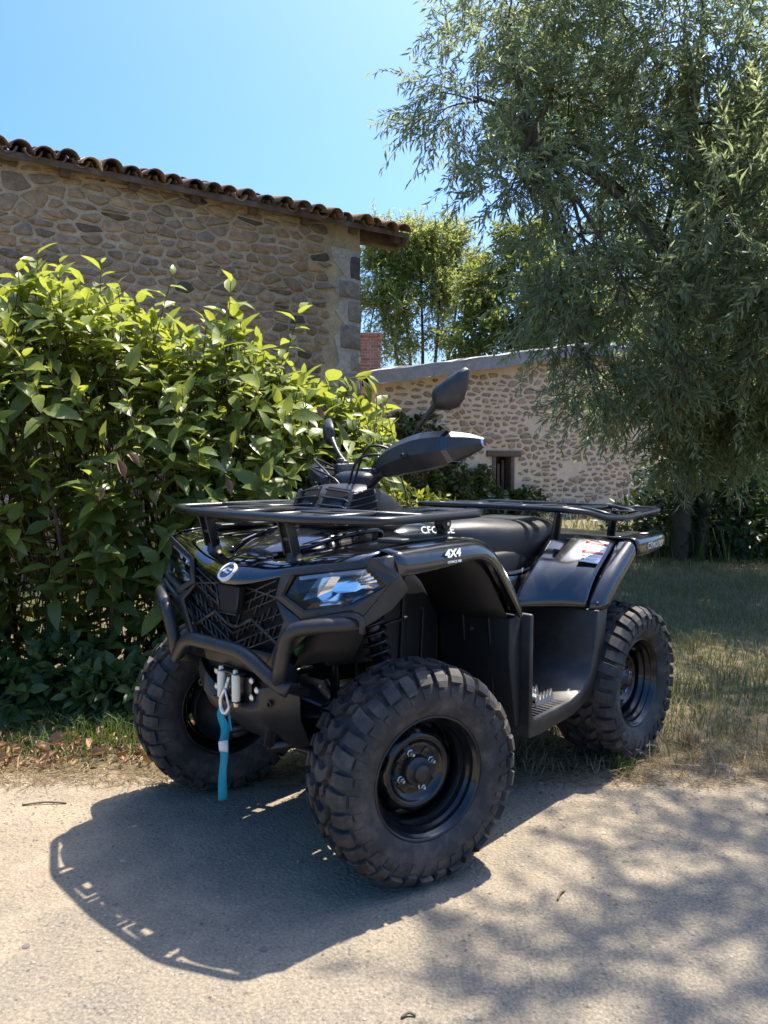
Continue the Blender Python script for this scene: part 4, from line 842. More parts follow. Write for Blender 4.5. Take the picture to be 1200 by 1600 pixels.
def make_wheel(x, y, hw, steer, side):
    w = empty('wheel', (x, y, HUB), steer, Q)
    tm = tyre_mesh(hw, 1).build('tyre', M['rubber'], w, mirror=(side < 0), smooth=False)
    tm.data.polygons.foreach_set('use_smooth', [len(p.vertices) == 4 and i < 72 * 60 for i, p in enumerate(tm.data.polygons)])
    finish(tm, 0); fixnormals(tm)
    finish(fixnormals(rim_mesh(hw).build('rim', M['rim'], w, mirror=(side < 0))), solid=0.003, off=-1, smooth=True); split(w.children[-1], 22)
    m = MB(); k = hw / 0.105; d = 0.083 * k - 0.084
    m.lathe([(d + 0.012, 0.043), (d + 0.030, 0.040), (d + 0.034, 0.036), (d + 0.034, 0.026), (d + 0.052, 0.024), (d + 0.055, 0.021), (d + 0.055, 0.0)], 32); m.build('hub_cap', M['matte'], w, mirror=(side < 0), smooth=True, bevel=0)
    for q in range(4):     # raised pads of the disc
        m = MB(); a = R(45 + 90 * q); m.box((0.052 * math.cos(a), d + 0.012, 0.052 * math.sin(a)), (0.030, 0.012, 0.036), Matrix.Rotation(-a, 3, 'Y'))
        m.build('disc_pad', M['rim'], w, mirror=(side < 0), bevel=0.003)
    for q in range(4):
        a = R(70 + 90 * q); m = MB(); m.lathe([(d + 0.013, 0.012), (d + 0.019, 0.0105), (d + 0.020, 0.0082), (d + 0.030, 0.0080), (d + 0.032, 0.0060), (d + 0.036, 0.0045), (d + 0.036, 0.0)], 6, c=(0.052 * math.cos(a), 0, 0.052 * math.sin(a))); m.build('lug_nut', M['bolt'], w, mirror=(side < 0))
    m = MB(); m.tube([(0.035, 0.083 * k - 0.03, 0.138), (0.034, 0.083 * k, 0.132)], 0.0045, 8); m.build('valve', M['matte'], w, mirror=(side < 0), smooth=True)
    m = MB(); m.lathe([(-0.075 * k, 0.115), (-0.06 * k, 0.120), (-0.03 * k, 0.118), (-0.02 * k, 0.06), (-0.02 * k, 0.0)], 40); m.build('brake_drum', M['steel'], w, mirror=(side < 0), smooth=True)
    return w
STEER = R(-17)
make_wheel(AX_X, TR_F, 0.101, STEER, 1); make_wheel(AX_X, -TR_F, 0.101, STEER, -1)
make_wheel(-AX_X, TR_R, 0.124, 0, 1); make_wheel(-AX_X, -TR_R, 0.124, 0, -1)

# ---------------------------------------------------------------- chassis, engine, suspension
m = MB()
for s in (-1, 1):
    m.tube(fillet([(0.83, s * 0.10, 0.33), (0.60, s * 0.13, 0.30), (-0.55, s * 0.14, 0.30), (-0.85, s * 0.12, 0.50), (-0.92, s * 0.12, 0.70)], 0.08), 0.016, 8)
    m.tube(fillet([(0.83, s * 0.10, 0.33), (0.80, s * 0.12, 0.55), (0.70, s * 0.14, 0.78), (0.20, s * 0.14, 0.84), (-0.30, s * 0.13, 0.74), (-0.92, s * 0.13, 0.74)], 0.08), 0.016, 8)
    m.tube([(0.60, s * 0.13, 0.30), (0.62, s * 0.14, 0.80)], 0.014, 8); m.tube([(-0.45, s * 0.14, 0.30), (-0.55, s * 0.14, 0.74)], 0.014, 8)
m.build('frame', M['powder'], Q, smooth=True)
m = MB(); m.box((-0.05, 0, 0.47), (0.50, 0.30, 0.36)); m.box((0.10, 0, 0.66), (0.22, 0.22, 0.20)); m.box((-0.30, -0.05, 0.42), (0.30, 0.34, 0.24)); m.build('engine', M['dark'], Q, bevel=0.03)
m = MB(); m.box((-0.15, 0.0, 0.262), (1.25, 0.30, 0.014)); m.build('belly_plate', M['matte'], Q, bevel=0.004)
def susp(mir):
    for fx, nm in ((AX_X, 'front'), (-AX_X, 'rear')):
        m = MB()
        for zz, yo, zo in ((0.31, 0.33, 0.245), (0.44, 0.335, 0.365)):
            m.tube([(fx + 0.14, 0.12, zz), (fx + 0.01, yo, zo)], 0.013, 8); m.tube([(fx - 0.14, 0.12, zz), (fx - 0.01, yo, zo)], 0.013, 8)
        m.tube([(fx + 0.09, 0.18, zz - 0.02), (fx - 0.09, 0.18, zz - 0.02)], 0.012, 8)
        m.build('suspension_arm', M['powder'], Q, mirror=mir, smooth=True)
        m = MB(); m.box((fx, 0.35, HUB), (0.06, 0.05, 0.20)); m.build('steering_knuckle' if fx > 0 else 'hub_carrier', M['steel'], Q, mirror=mir, bevel=0.01)
        m = MB(); m.tube([(fx, 0.05, 0.36), (fx, 0.35, HUB)], 0.013, 8)
        for a, b in ((0.09, 0.17), (0.30, 0.36)):
            for q in range(5):
                t = a + (b - a) * q / 5; z = 0.36 + (HUB - 0.36) * (t - 0.05) / 0.30; m.lathe([(t, 0.020), (t + (b - a) / 10, 0.036 - 0.002 * q), (t + (b - a) / 5, 0.020)], 16, c=(fx, 0, z))
        m.build('drive_shaft', M['matte'], Q, mirror=mir, smooth=True)
        top = V3(fx - 0.035, 0.235, 0.745); bot = V3(fx - 0.075, 0.285, 0.36); d = (bot - top)
        s = empty('shock_absorber', parent=Q)
        m = MB(); m.tube([top, top + d * 0.55], 0.022, 12); m.tube([top + d * 0.5, bot], 0.012, 10); m.tube([top + d * 0.03, top + d * 0.10], 0.042, 14); m.tube([top + d * 0.80, top + d * 0.86], 0.042, 14); m.build('damper', M['powder'], s, mirror=mir, smooth=True, bevel=0)
        u = d.normalized().cross(V3(1, 0, 0)).normalized(); w = d.normalized().cross(u); m = MB(); pts = []
        for q in range(150): t = q / 149; a = t * 9.5 * 2 * math.pi; pts.append(top + d * (0.10 + 0.70 * t) + (u * math.cos(a) + w * math.sin(a)) * 0.034)
        m.tube(pts, 0.0058, 7); m.build('spring', M['powder'], s, mirror=mir, smooth=True)
both(susp)
dif = empty('front_differential', parent=Q)
m = MB(); m.lathe([(-0.10, 0.0), (-0.10, 0.045), (-0.07, 0.055), (-0.05, 0.085), (0.05, 0.085), (0.065, 0.080), (0.10, 0.050), (0.115, 0.045), (0.115, 0.0)], 28, c=(AX_X, 0.01, 0.375)); m.box((AX_X - 0.10, 0, 0.375), (0.14, 0.08, 0.08)); m.build('casing', M['steel'], dif, bevel=0.004)
for q in range(10):
    a = 2 * math.pi * q / 10; m = MB(); m.beam((AX_X + 0.045 * math.cos(a), 0.108, 0.375 + 0.045 * math.sin(a)), (AX_X + 0.086 * math.cos(a), 0.062, 0.375 + 0.086 * math.sin(a)), 0.008, 0.018, (0, 1, 0)); m.build('rib', M['steel'], dif)
m = MB()
for q in range(6): a = 2 * math.pi * q / 6 + 0.3; m.lathe([(0.075, 0.007), (0.083, 0.007), (0.083, 0.0)], 6, c=(AX_X + 0.078 * math.cos(a), 0.0, 0.375 + 0.078 * math.sin(a)))
m.build('casing_bolts', M['bolt'], dif)
m = MB(); m.lathe([(-0.09, 0.0), (-0.09, 0.05), (-0.05, 0.08), (0.05, 0.08), (0.09, 0.05), (0.09, 0.0)], 24, c=(-AX_X, 0, 0.375)); m.build('rear_differential', M['steel'], Q, smooth=True, bevel=0.004)

# ---------------------------------------------------------------- hood and front body
HR = [  # half rows front to back: (x,y,z), y >= 0
    [(0.903, 0, 0.786), (0.899, 0.05, 0.788), (0.888, 0.10, 0.797), (0.872, 0.165, 0.814), (0.855, 0.235, 0.834), (0.822, 0.34, 0.853), (0.793, 0.435, 0.870)],
    [(0.913, 0, 0.803), (0.907, 0.05, 0.805), (0.889, 0.10, 0.810), (0.871, 0.165, 0.826), (0.852, 0.235, 0.846), (0.816, 0.34, 0.866), (0.783, 0.44, 0.884)],
    [(0.872, 0, 0.843), (0.868, 0.05, 0.844), (0.858, 0.10, 0.845), (0.851, 0.165, 0.848), (0.833, 0.235, 0.863), (0.798, 0.34, 0.882), (0.760, 0.445, 0.895)],
    [(0.818, 0, 0.862), (0.816, 0.06, 0.863), (0.806, 0.115, 0.862), (0.796, 0.175, 0.868), (0.780, 0.24, 0.882), (0.752, 0.34, 0.895), (0.722, 0.45, 0.902)],
    [(0.70, 0, 0.886), (0.70, 0.08, 0.887), (0.69, 0.145, 0.882), (0.68, 0.195, 0.890), (0.672, 0.25, 0.898), (0.66, 0.34, 0.902), (0.64, 0.455, 0.905)],
    [(0.55, 0, 0.905), (0.55, 0.10, 0.906), (0.55, 0.17, 0.900), (0.545, 0.215, 0.904), (0.54, 0.26, 0.905), (0.53, 0.35, 0.905), (0.52, 0.46, 0.908)],
    [(0.38, 0, 0.915), (0.38, 0.11, 0.915), (0.38, 0.18, 0.908), (0.38, 0.22, 0.908), (0.38, 0.27, 0.906), (0.37, 0.36, 0.906), (0.36, 0.46, 0.908)]]
rows = [[(x, -y, z) for x, y, z in r[::-1]] + r[1:] for r in HR]
hood = fixnormals(MB().grid(rows).build('hood', M['gloss'], Q, sub=2, solid=0.006, off=-1))
# raised centre panel of the hood
sc = [(0.795, 0.075, 0.878), (0.72, 0.115, 0.899), (0.60, 0.135, 0.921), (0.47, 0.145, 0.932)]
rows = []
for x, w, z in sc: rows.append([(x, -w - 0.014, z - 0.026), (x, -w, z - 0.006), (x, -w * 0.5, z), (x, 0, z + 0.002), (x, w * 0.5, z), (x, w, z - 0.006), (x, w + 0.014, z - 0.026)])
rows = [[(0.808, y * 0.98, 0.858) for _, y, _ in rows[0]]] + rows
fixnormals(MB().grid(rows).build('scoop', M['satin'], hood, bevel=0.004, seg=2, angle=25))
for s in (False, True):     # ridge rails beside the centre panel
    m = MB(); m.tube(catmull([(0.81, 0.098, 0.868), (0.72, 0.142, 0.888), (0.60, 0.165, 0.911), (0.47, 0.175, 0.920), (0.44, 0.17, 0.905)], 5), 0.009, 8); m.build('hood_rail', M['gloss'], hood, mirror=s, smooth=True)
# emblem on the nose: ring with a two-bar sign
em = empty('emblem', parent=Q); en = V3(0.70, 0, 0.71).normalized(); eu = V3(-0.71, 0, 0.70).normalized(); ev = V3(0, 1, 0); ec = V3(0.8935, 0, 0.8225) + en * 0.0003
def epl(a, b, h=0.0): return ec + ev * a + eu * b + en * h
m = MB(); n = 40; rg = []
for q in range(n):
    a = 2 * math.pi * q / n; ca, sa = math.cos(a), math.sin(a); rg.append([epl(rr_ * ca, rr_ * sa, h) for rr_, h in ((0.0315, -0.008), (0.0312, 0.002), (0.0252, 0.002), (0.0250, -0.008))])
rg.append(rg[0]); m.grid(rg); m.build('ring', M['white'], em)
m = MB()
def epoly(pts): b = len(m.v); k = len(pts); m.add([epl(a, b2, 0.0018) for a, b2 in pts] + [epl(a, b2, -0.003) for a, b2 in pts], [tuple(range(k))] + [(i, (i + 1) % k, k + (i + 1) % k, k + i)[::-1] for i in range(k)])
epoly([(-0.019, 0.001), (-0.006, 0.012), (0.001, 0.012), (0.010, 0.0085), (0.0195, 0.0085), (0.0155, 0.0035), (0.007, 0.0035), (-0.001, 0.0065), (-0.005, 0.0065), (-0.010, 0.002), (-0.004, 0.002), (0.004, -0.002), (0.014, -0.002), (0.009, -0.0075), (0.001, -0.0075), (-0.008, -0.0035), (-0.019, -0.0035)])
fixnormals(m.build('sign', M['white'], em))
m = MB(); n = 24; m.add([epl(0.0250 * math.cos(2 * math.pi * q / n), 0.0250 * math.sin(2 * math.pi * q / n), -0.001) for q in range(n)], [tuple(range(n))]); m.build('disc', M['gloss'], em)
m = MB(); m.prism([(-0.052, 0.783), (0.052, 0.783), (0.036, 0.703), (-0.036, 0.703)], 0.868, 0.892, 'yz'); m.build('nose_block', M['void'], Q, bevel=0.004)
m = MB(); m.tube([(0.893, 0.040, 0.703), (0.893, 0.054, 0.783)], 0.003, 6); m.tube([(0.893, -0.040, 0.703), (0.893, -0.054, 0.783)], 0.003, 6); m.tube([(0.893, -0.040, 0.703), (0.893, 0.040, 0.703)], 0.003, 6); m.build('nose_trim', M['matte'], Q, smooth=True)

# ---- headlamps and the matte fascia round them
LA = [(0.852, 0.240, 0.829), (0.792, 0.447, 0.863), (0.766, 0.487, 0.815), (0.826, 0.42, 0.769), (0.864, 0.289, 0.746), (0.868, 0.215, 0.778)]   # lamp opening: inner top, top outer, tip, bottom outer, bottom inner, inner
LO = [(0.868, 0.205, 0.840), (0.788, 0.462, 0.889), (0.745, 0.505, 0.838), (0.812, 0.445, 0.737), (0.872, 0.290, 0.722), (0.876, 0.188, 0.768)]
def lamps(mir):
    LAc = sum((V3(*p) for p in LA), V3(0, 0, 0)) / 6
    rows = [[V3(*p).lerp(LAc, -0.0) for p in LA], [V3(*p) for p in LO]]
    m = MB()
    A = [V3(*p) for p in LA]; B = [V3(*p) for p in LO]; I = [p + V3(-0.030, -0.004, 0.0) for p in A]; A2 = [a.lerp(b, 0.22) + V3(0.006, 0.002, 0) for a, b in zip(A, B)]
    m.add(I + A + A2 + B, [(i, (i + 1) % 6, 6 + (i + 1) % 6, 6 + i) for i in range(6)] + [(6 + i, 6 + (i + 1) % 6, 12 + (i + 1) % 6, 12 + i) for i in range(6)] + [(12 + i, 12 + (i + 1) % 6, 18 + (i + 1) % 6, 18 + i) for i in range(6)])
    fixnormals(m.build('lamp_bezel', M['matte'], Q, mirror=mir, solid=0.004, off=-1, bevel=0.003, smooth=False))
    H = empty('headlight', parent=Q)
    back = [p.lerp(LAc, 0.12) + V3(-0.075, -0.02, 0.0) for p in A]
    m = MB(); m.add(I + back, [(i, (i + 1) % 6, 6 + (i + 1) % 6, 6 + i) for i in range(6)] + [(6, 7, 8, 9, 10, 11)]); fixnormals(m.build('housing', M['dark'], H, mirror=mir))
    # faceted reflector bowl
    Rc = [A[0].lerp(A[1], 0.30), A[0].lerp(A[1], 0.95), A[2], A[3], A[4].lerp(A[3], 0.15), A[5].lerp(A[4], 0.55)]; Rc = [p.lerp(LAc, 0.10) + V3(-0.016, -0.003, 0) for p in Rc]
    cc = sum(Rc, V3(0, 0, 0)) / 6; mid = [p.lerp(cc, 0.22) + V3(-0.030, -0.006, 0.0) for p in Rc]; deep = [p.lerp(cc + V3(0, 0.01, 0.006), 0.50) + V3(-0.042, -0.010, 0.004) for p in Rc]
    m = MB(); m.add(Rc + mid + deep, [(i, (i + 1) % 6, 6 + (i + 1) % 6, 6 + i) for i in range(6)] + [(6 + i, 6 + (i + 1) % 6, 12 + (i + 1) % 6, 12 + i) for i in range(6)] + [(12, 13, 14, 15, 16, 17)]); fixnormals(m.build('reflector', M['chrome'], H, mirror=mir))
    dl = [A[5].lerp(LAc, 0.12) + V3(0, 0, 0.018), A[0].lerp(LAc, 0.10) + V3(0.002, 0.0, -0.004), A[1].lerp(LAc, 0.07) + V3(0, 0, -0.004)]; dl = [p + V3(-0.010, -0.002, 0) for p in dl]
    m = MB(); m.beam(dl[1], dl[2], 0.012, 0.011); m.build('light_strip', M['drl'], H, mirror=mir, bevel=0.003)
    m = MB()
    for q in range(3): a = A[1].lerp(A[2], 0.25 + 0.2 * q).lerp(LAc, 0.12) + V3(-0.02, -0.004, 0); b = a.lerp(LAc, 0.42) + V3(-0.012, 0, 0); m.beam(a, b, 0.008, 0.007)
    m.build('reflector_steps', M['chrome'], H, mirror=mir, bevel=0.001)
    Ac = [p.lerp(LAc, 0.015) + V3(-0.004, 0, 0) for p in A]; In = [p.lerp(LAc, 0.40) + V3(0.004, 0.002, 0) for p in A]
    m = MB(); m.add(Ac + In, [(i, (i + 1) % 6, 6 + (i + 1) % 6, 6 + i) for i in range(6)] + [(6, 7, 8, 9, 10, 11)]); fixnormals(m.build('lens', M['lens'], H, mirror=mir, smooth=False))
    # cheek panel behind the lamp, down to the tyre side, and the strip beside the grille
    m = MB()
    P = {k: V3(*v) for k, v in dict(a=LO[1], b=LO[2], c=LO[3], d=(0.728, 0.500, 0.848), e=(0.690, 0.500, 0.800), f=(0.735, 0.482, 0.752), g=(0.815, 0.452, 0.712), h=(0.835, 0.440, 0.712), t=(0.742, 0.492, 0.893)).items()}
    m.add([P[k] for k in 'abcdefght'], [(0, 1, 3, 8), (1, 4, 3), (1, 5, 4), (1, 2, 5), (2, 6, 5), (2, 7, 6)])
    fixnormals(m.build('fascia_cheek', M['matte'], Q, mirror=mir, solid=0.008, off=-1, bevel=0.004))
    rows = [[(0.877, 0.190, 0.766), (0.872, 0.232, 0.744), (0.870, 0.290, 0.721)], [(0.884, 0.215, 0.735), (0.880, 0.262, 0.720), (0.870, 0.320, 0.716)], [(0.888, 0.235, 0.715), (0.885, 0.268, 0.700), (0.872, 0.330, 0.700)], [(0.888, 0.205, 0.655), (0.886, 0.225, 0.650), (0.868, 0.255, 0.640)], [(0.890, 0.160, 0.578), (0.888, 0.180, 0.575), (0.868, 0.205, 0.570)]]
    fixnormals(MB().grid(rows).build('grille_surround', M['matte'], Q, mirror=mir, solid=0.01, off=-1, bevel=0.005))
    # recess lip over the bumper tube
    m = MB(); pts = fillet([(0.873, 0.285, 0.712), (0.850, 0.375, 0.735), (0.826, 0.432, 0.748), (0.815, 0.452, 0.735), (0.815, 0.450, 0.700)], 0.03, 4); m.tube(pts, 0.009, 8); m.build('recess_lip', M['matte'], Q, mirror=mir, smooth=True)
    rows = [[(0.866, 0.30, 0.715), (0.83, 0.42, 0.735), (0.80, 0.44, 0.715)], [(0.83, 0.28, 0.68), (0.80, 0.38, 0.69), (0.77, 0.42, 0.68)], [(0.84, 0.22, 0.58), (0.79, 0.30, 0.60), (0.74, 0.34, 0.60)]]
    fixnormals(MB().grid(rows).build('inner_cheek', M['dark'], Q, mirror=mir, sub=1, solid=0.006, off=-1))
both(lamps)

# ---- grille
gr = empty('grille', parent=Q)
def gx(y, z): return 0.872 - 0.30 * max(0, abs(y) - 0.13) ** 1.5 + 0.02 * (0.70 - z)
m = MB(); m.add([(0.845, y, z) for y, z in ((-0.27, 0.72), (-0.16, 0.56), (0.16, 0.56), (0.27, 0.72), (0.23, 0.83), (-0.23, 0.83))], [(0, 1, 2, 3, 4, 5)]); m.build('backing', M['void'], gr)
def half_w(z): return 0.165 + (z - 0.575) / (0.722 - 0.575) * 0.080 if z < 0.722 else 0.245 - (z - 0.722) / 0.05 * 0.055
def bar(a, b, w, d=0.012):
    m = MB(); pa = (gx(*a) - d / 2 + 0.006, a[0], a[1]); pb = (gx(*b) - d / 2 + 0.006, b[0], b[1]); m.beam(pa, pb, w, d, (1, 0, 0)); m.build('grille_bar', M['matte'], gr, bevel=0.0008, seg=1)
for s in (-1, 1):
    th = [(0.0, 0.664), (0.025, 0.668), (0.085, 0.695), (0.195, 0.640)]
    for a, b in zip(th, th[1:]): bar((s * a[0], a[1]), (s * b[0], b[1]), 0.009, 0.016)
    for z0 in (0.585, 0.615, 0.645, 0.690, 0.715, 0.738):
        y1 = 0.02
        ye = 0.16
        for _ in range(12): ye = half_w(min(0.768, z0 + 0.40 * ye)) - 0.008
        ys = 0.0 if z0 < 0.68 else 0.055
        if ye > ys + 0.03: bar((s * ys, z0 + 0.40 * ys), (s * ye, z0 + 0.40 * ye), 0.0042)
    for k in range(9):
        y0 = 0.018 + 0.026 * k; z0 = 0.590 + 0.012 * k
        while z0 < 0.765:
            y2, z2 = y0 + 0.016, z0 + 0.034
            if y2 < half_w(max(0.58, z0)) - 0.01 and y2 < half_w(min(z2, 0.77)) - 0.004 and not (z0 > 0.68 and y0 < 0.06): bar((s * y0, z0), (s * y2, z2), 0.0032, 0.010)
            z0 += 0.040 + 0.006 * (k % 3)
    for a, b in (((0.165, 0.578), (0.243, 0.722)), ((0.243, 0.722), (0.192, 0.766)), ((0.192, 0.766), (0.06, 0.782))): bar((s * a[0], a[1]), (s * b[0], b[1]), 0.005)

# ---- bumper tubes
bp = empty('front_bumper', parent=Q)
for s in (False, True):
    m = MB(); m.tube(fillet([(0.805, 0.435, 0.722), (0.868, 0.395, 0.722), (0.915, 0.288, 0.702), (0.912, 0.262, 0.640), (0.908, 0.236, 0.552)], 0.055, 7), 0.0198, 14); m.build('side_tube', M['matte'], bp, mirror=s, smooth=True)
m = MB(); m.tube(fillet([(0.895, 0.262, 0.535), (0.908, 0.238, 0.546), (0.938, 0.135, 0.622), (0.938, -0.135, 0.622), (0.908, -0.238, 0.546), (0.895, -0.262, 0.535)], 0.05, 7), 0.0198, 14); m.build('hoop', M['matte'], bp, smooth=True)
m = MB(); m.prism([(-0.17, 0.612), (0.17, 0.612), (0.135, 0.545), (-0.135, 0.545)], 0.842, 0.878, 'yz'); m.build('winch_cover', M['matte'], bp, bevel=0.008)
for s in (-1, 1):
    m = MB(); m.beam((0.90, s * 0.235, 0.545), (0.80, s * 0.22, 0.50), 0.03, 0.03); m.build('bumper_mount', M['powder'], bp, bevel=0.004)
SK = [[(0.862, 0, 0.470), (0.866, 0.085, 0.470), (0.884, 0.128, 0.512), (0.838, 0.240, 0.540)],
      [(0.880, 0, 0.440), (0.884, 0.085, 0.440), (0.886, 0.132, 0.455), (0.832, 0.236, 0.470)],
      [(0.868, 0, 0.405), (0.868, 0.08, 0.405), (0.862, 0.135, 0.410), (0.812, 0.215, 0.425)],
      [(0.775, 0, 0.318), (0.775, 0.08, 0.318), (0.770, 0.14, 0.322), (0.745, 0.175, 0.335)],
      [(0.66, 0, 0.268), (0.66, 0.08, 0.268), (0.66, 0.14, 0.270), (0.65, 0.165, 0.285)], [(0.40, 0, 0.252), (0.40, 0.08, 0.252), (0.40, 0.14, 0.254), (0.40, 0.16, 0.265)]]
rows = [[(x, -y, z) for x, y, z in r[::-1]] + r[1:] for r in SK]
sk = fixnormals(MB().grid(rows).build('skid_plate', M['matte'], Q, solid=0.006, off=-1, bevel=0.006))
for s in (-1, 1):
    m = MB(); m.lathe([(0.0, 0.011), (0.003, 0.011), (0.003, 0.006), (-0.004, 0.006), (-0.004, 0.0)], 16, 'x', (0.876, s * 0.160, 0.472)); m.build('plate_hole', M['dark'], sk)
m = MB(); m.box((0.835, 0, 0.51), (0.02, 0.34, 0.12)); m.build('winch_plate', M['dark'], Q, bevel=0.004)
m = MB(); m.tube([(0.79, -0.13, 0.52), (0.79, 0.13, 0.52)], 0.045, 20); m.build('winch_drum', M['dark'], Q, smooth=True, bevel=0.004)
# fairlead, hook, strap
fl = empty('fairlead', parent=Q)
m = MB(); m.box((0.868, 0, 0.497), (0.006, 0.150, 0.060)); m.box((0.884, 0, 0.538), (0.034, 0.125, 0.005)); m.box((0.884, 0, 0.456), (0.034, 0.125, 0.005)); m.build('fairlead_plate', M['powder'], fl, bevel=0.002)
for y in (-0.034, 0.034):
    m = MB(); m.tube([(0.893, y, 0.459), (0.893, y, 0.535)], 0.0125, 16); m.build('roller', M['roller'], fl, smooth=True, bevel=0.002)
    m = MB(); m.tube([(0.893, y, 0.444), (0.893, y, 0.456)], [0.008, 0.010], 8); m.build('roller_pin', M['bolt'], fl); m = MB(); m.tube([(0.893, y, 0.538), (0.893, y, 0.549)], [0.010, 0.008], 8); m.build('roller_pin', M['bolt'], fl)
m = MB(); m.tube([(0.876, -0.03, 0.529), (0.876, 0.03, 0.529)], 0.008, 12); m.tube([(0.876, -0.03, 0.465), (0.876, 0.03, 0.465)], 0.008, 12); m.build('cross_roller', M['bolt'], fl, smooth=True)
for y, z in ((0.082, 0.522), (0.082, 0.475), (0.105, 0.500), (-0.082, 0.522), (-0.082, 0.475)):
    m = MB(); m.lathe([(0, 0.010), (0.006, 0.010), (0.008, 0.006), (0.008, 0.0)], 10, 'x', (0.872, y, z)); m.build('plate_bolt', M['bolt'], fl)
hk = empty('winch_hook', parent=Q)
m = MB(); m.tube(catmull([(0.893, 0.002, 0.522), (0.900, 0.0, 0.500), (0.905, -0.004, 0.485), (0.908, -0.016, 0.462), (0.908, -0.017, 0.440), (0.908, -0.006, 0.424), (0.908, 0.009, 0.424), (0.908, 0.019, 0.438), (0.908, 0.020, 0.450)], 4), [0.005] * 8 + [0.0065] * 10 + [0.0075] * 8 + [0.007, 0.006, 0.005, 0.0045, 0.004, 0.003, 0.002], 10); m.build('hook', M['hookm'], hk, smooth=True)
m = MB(); m.tube(catmull([(0.906, 0.000, 0.492), (0.908, 0.010, 0.472), (0.908, 0.019, 0.448)], 4), 0.0035, 8); m.build('latch', M['bolt'], hk, smooth=True)
m = MB(); m.tube(catmull([(0.880, 0.004, 0.505), (0.890, 0.002, 0.515), (0.902, 0.001, 0.503), (0.896, 0.0, 0.490), (0.886, 0.002, 0.495)], 4), 0.004, 8); m.build('thimble', M['bolt'], hk, smooth=True)
st = empty('winch_strap', parent=Q)
cen = catmull([(0.909, -0.012, 0.434), (0.914, -0.010, 0.412), (0.909, 0.004, 0.378), (0.916, 0.006, 0.345), (0.910, -0.002, 0.300), (0.914, -0.006, 0.235), (0.909, -0.013, 0.165)], 5)
rows = []
for i, p in enumerate(cen): a = -0.75 + 0.55 * math.sin(i * 0.33 + 0.5); w = 0.0128 if i > 2 else 0.009 + 0.001 * i; rows.append([(p.x - math.sin(a) * w, p.y - math.cos(a) * w, p.z), tuple(p), (p.x + math.sin(a) * w, p.y + math.cos(a) * w, p.z)])
MB().grid(rows).build('webbing', M['strap'], st, solid=0.0022, off=0, smooth=True)
rows = [[tuple(Vector(q) + V3(0.003, 0.0, 0)) for q in r] for r in rows[15:20]]; MB().grid(rows).build('strap_tag', M['white'], st, solid=0.001, off=1, smooth=True)
rows = []
for i in range(6): z = 0.432 - 0.012 * i; rows.append([(0.897, -0.006 + 0.003 * i, z), (0.897, 0.008 + 0.002 * i, z)])
MB().grid(rows).build('strap_loop', M['strap'], st, solid=0.002, off=0, smooth=True)

# ---------------------------------------------------------------- front fenders
FC = [  # stations: inner edge, crest, side, lip
    [(0.740, 0.440, 0.905), (0.742, 0.488, 0.897), (0.738, 0.503, 0.870), (0.728, 0.500, 0.835)],
    [(0.60, 0.452, 0.912), (0.60, 0.500, 0.907), (0.60, 0.522, 0.880), (0.60, 0.522, 0.842)],
    [(0.47, 0.455, 0.914), (0.47, 0.502, 0.910), (0.465, 0.528, 0.888), (0.452, 0.530, 0.858)],
    [(0.385, 0.450, 0.914), (0.38, 0.500, 0.910), (0.385, 0.525, 0.888), (0.398, 0.530, 0.856)],
    [(0.325, 0.40, 0.900), (0.325, 0.490, 0.893), (0.335, 0.520, 0.870), (0.350, 0.530, 0.832)],
    [(0.270, 0.36, 0.845), (0.270, 0.488, 0.843), (0.283, 0.516, 0.822), (0.312, 0.530, 0.790)],
    [(0.205, 0.33, 0.765), (0.205, 0.485, 0.765), (0.220, 0.512, 0.752), (0.262, 0.528, 0.735)],
    [(0.155, 0.31, 0.695), (0.155, 0.482, 0.695), (0.168, 0.506, 0.690), (0.215, 0.524, 0.682)],
    [(0.138, 0.30, 0.655), (0.138, 0.480, 0.655), (0.150, 0.500, 0.655), (0.190, 0.520, 0.655)]]
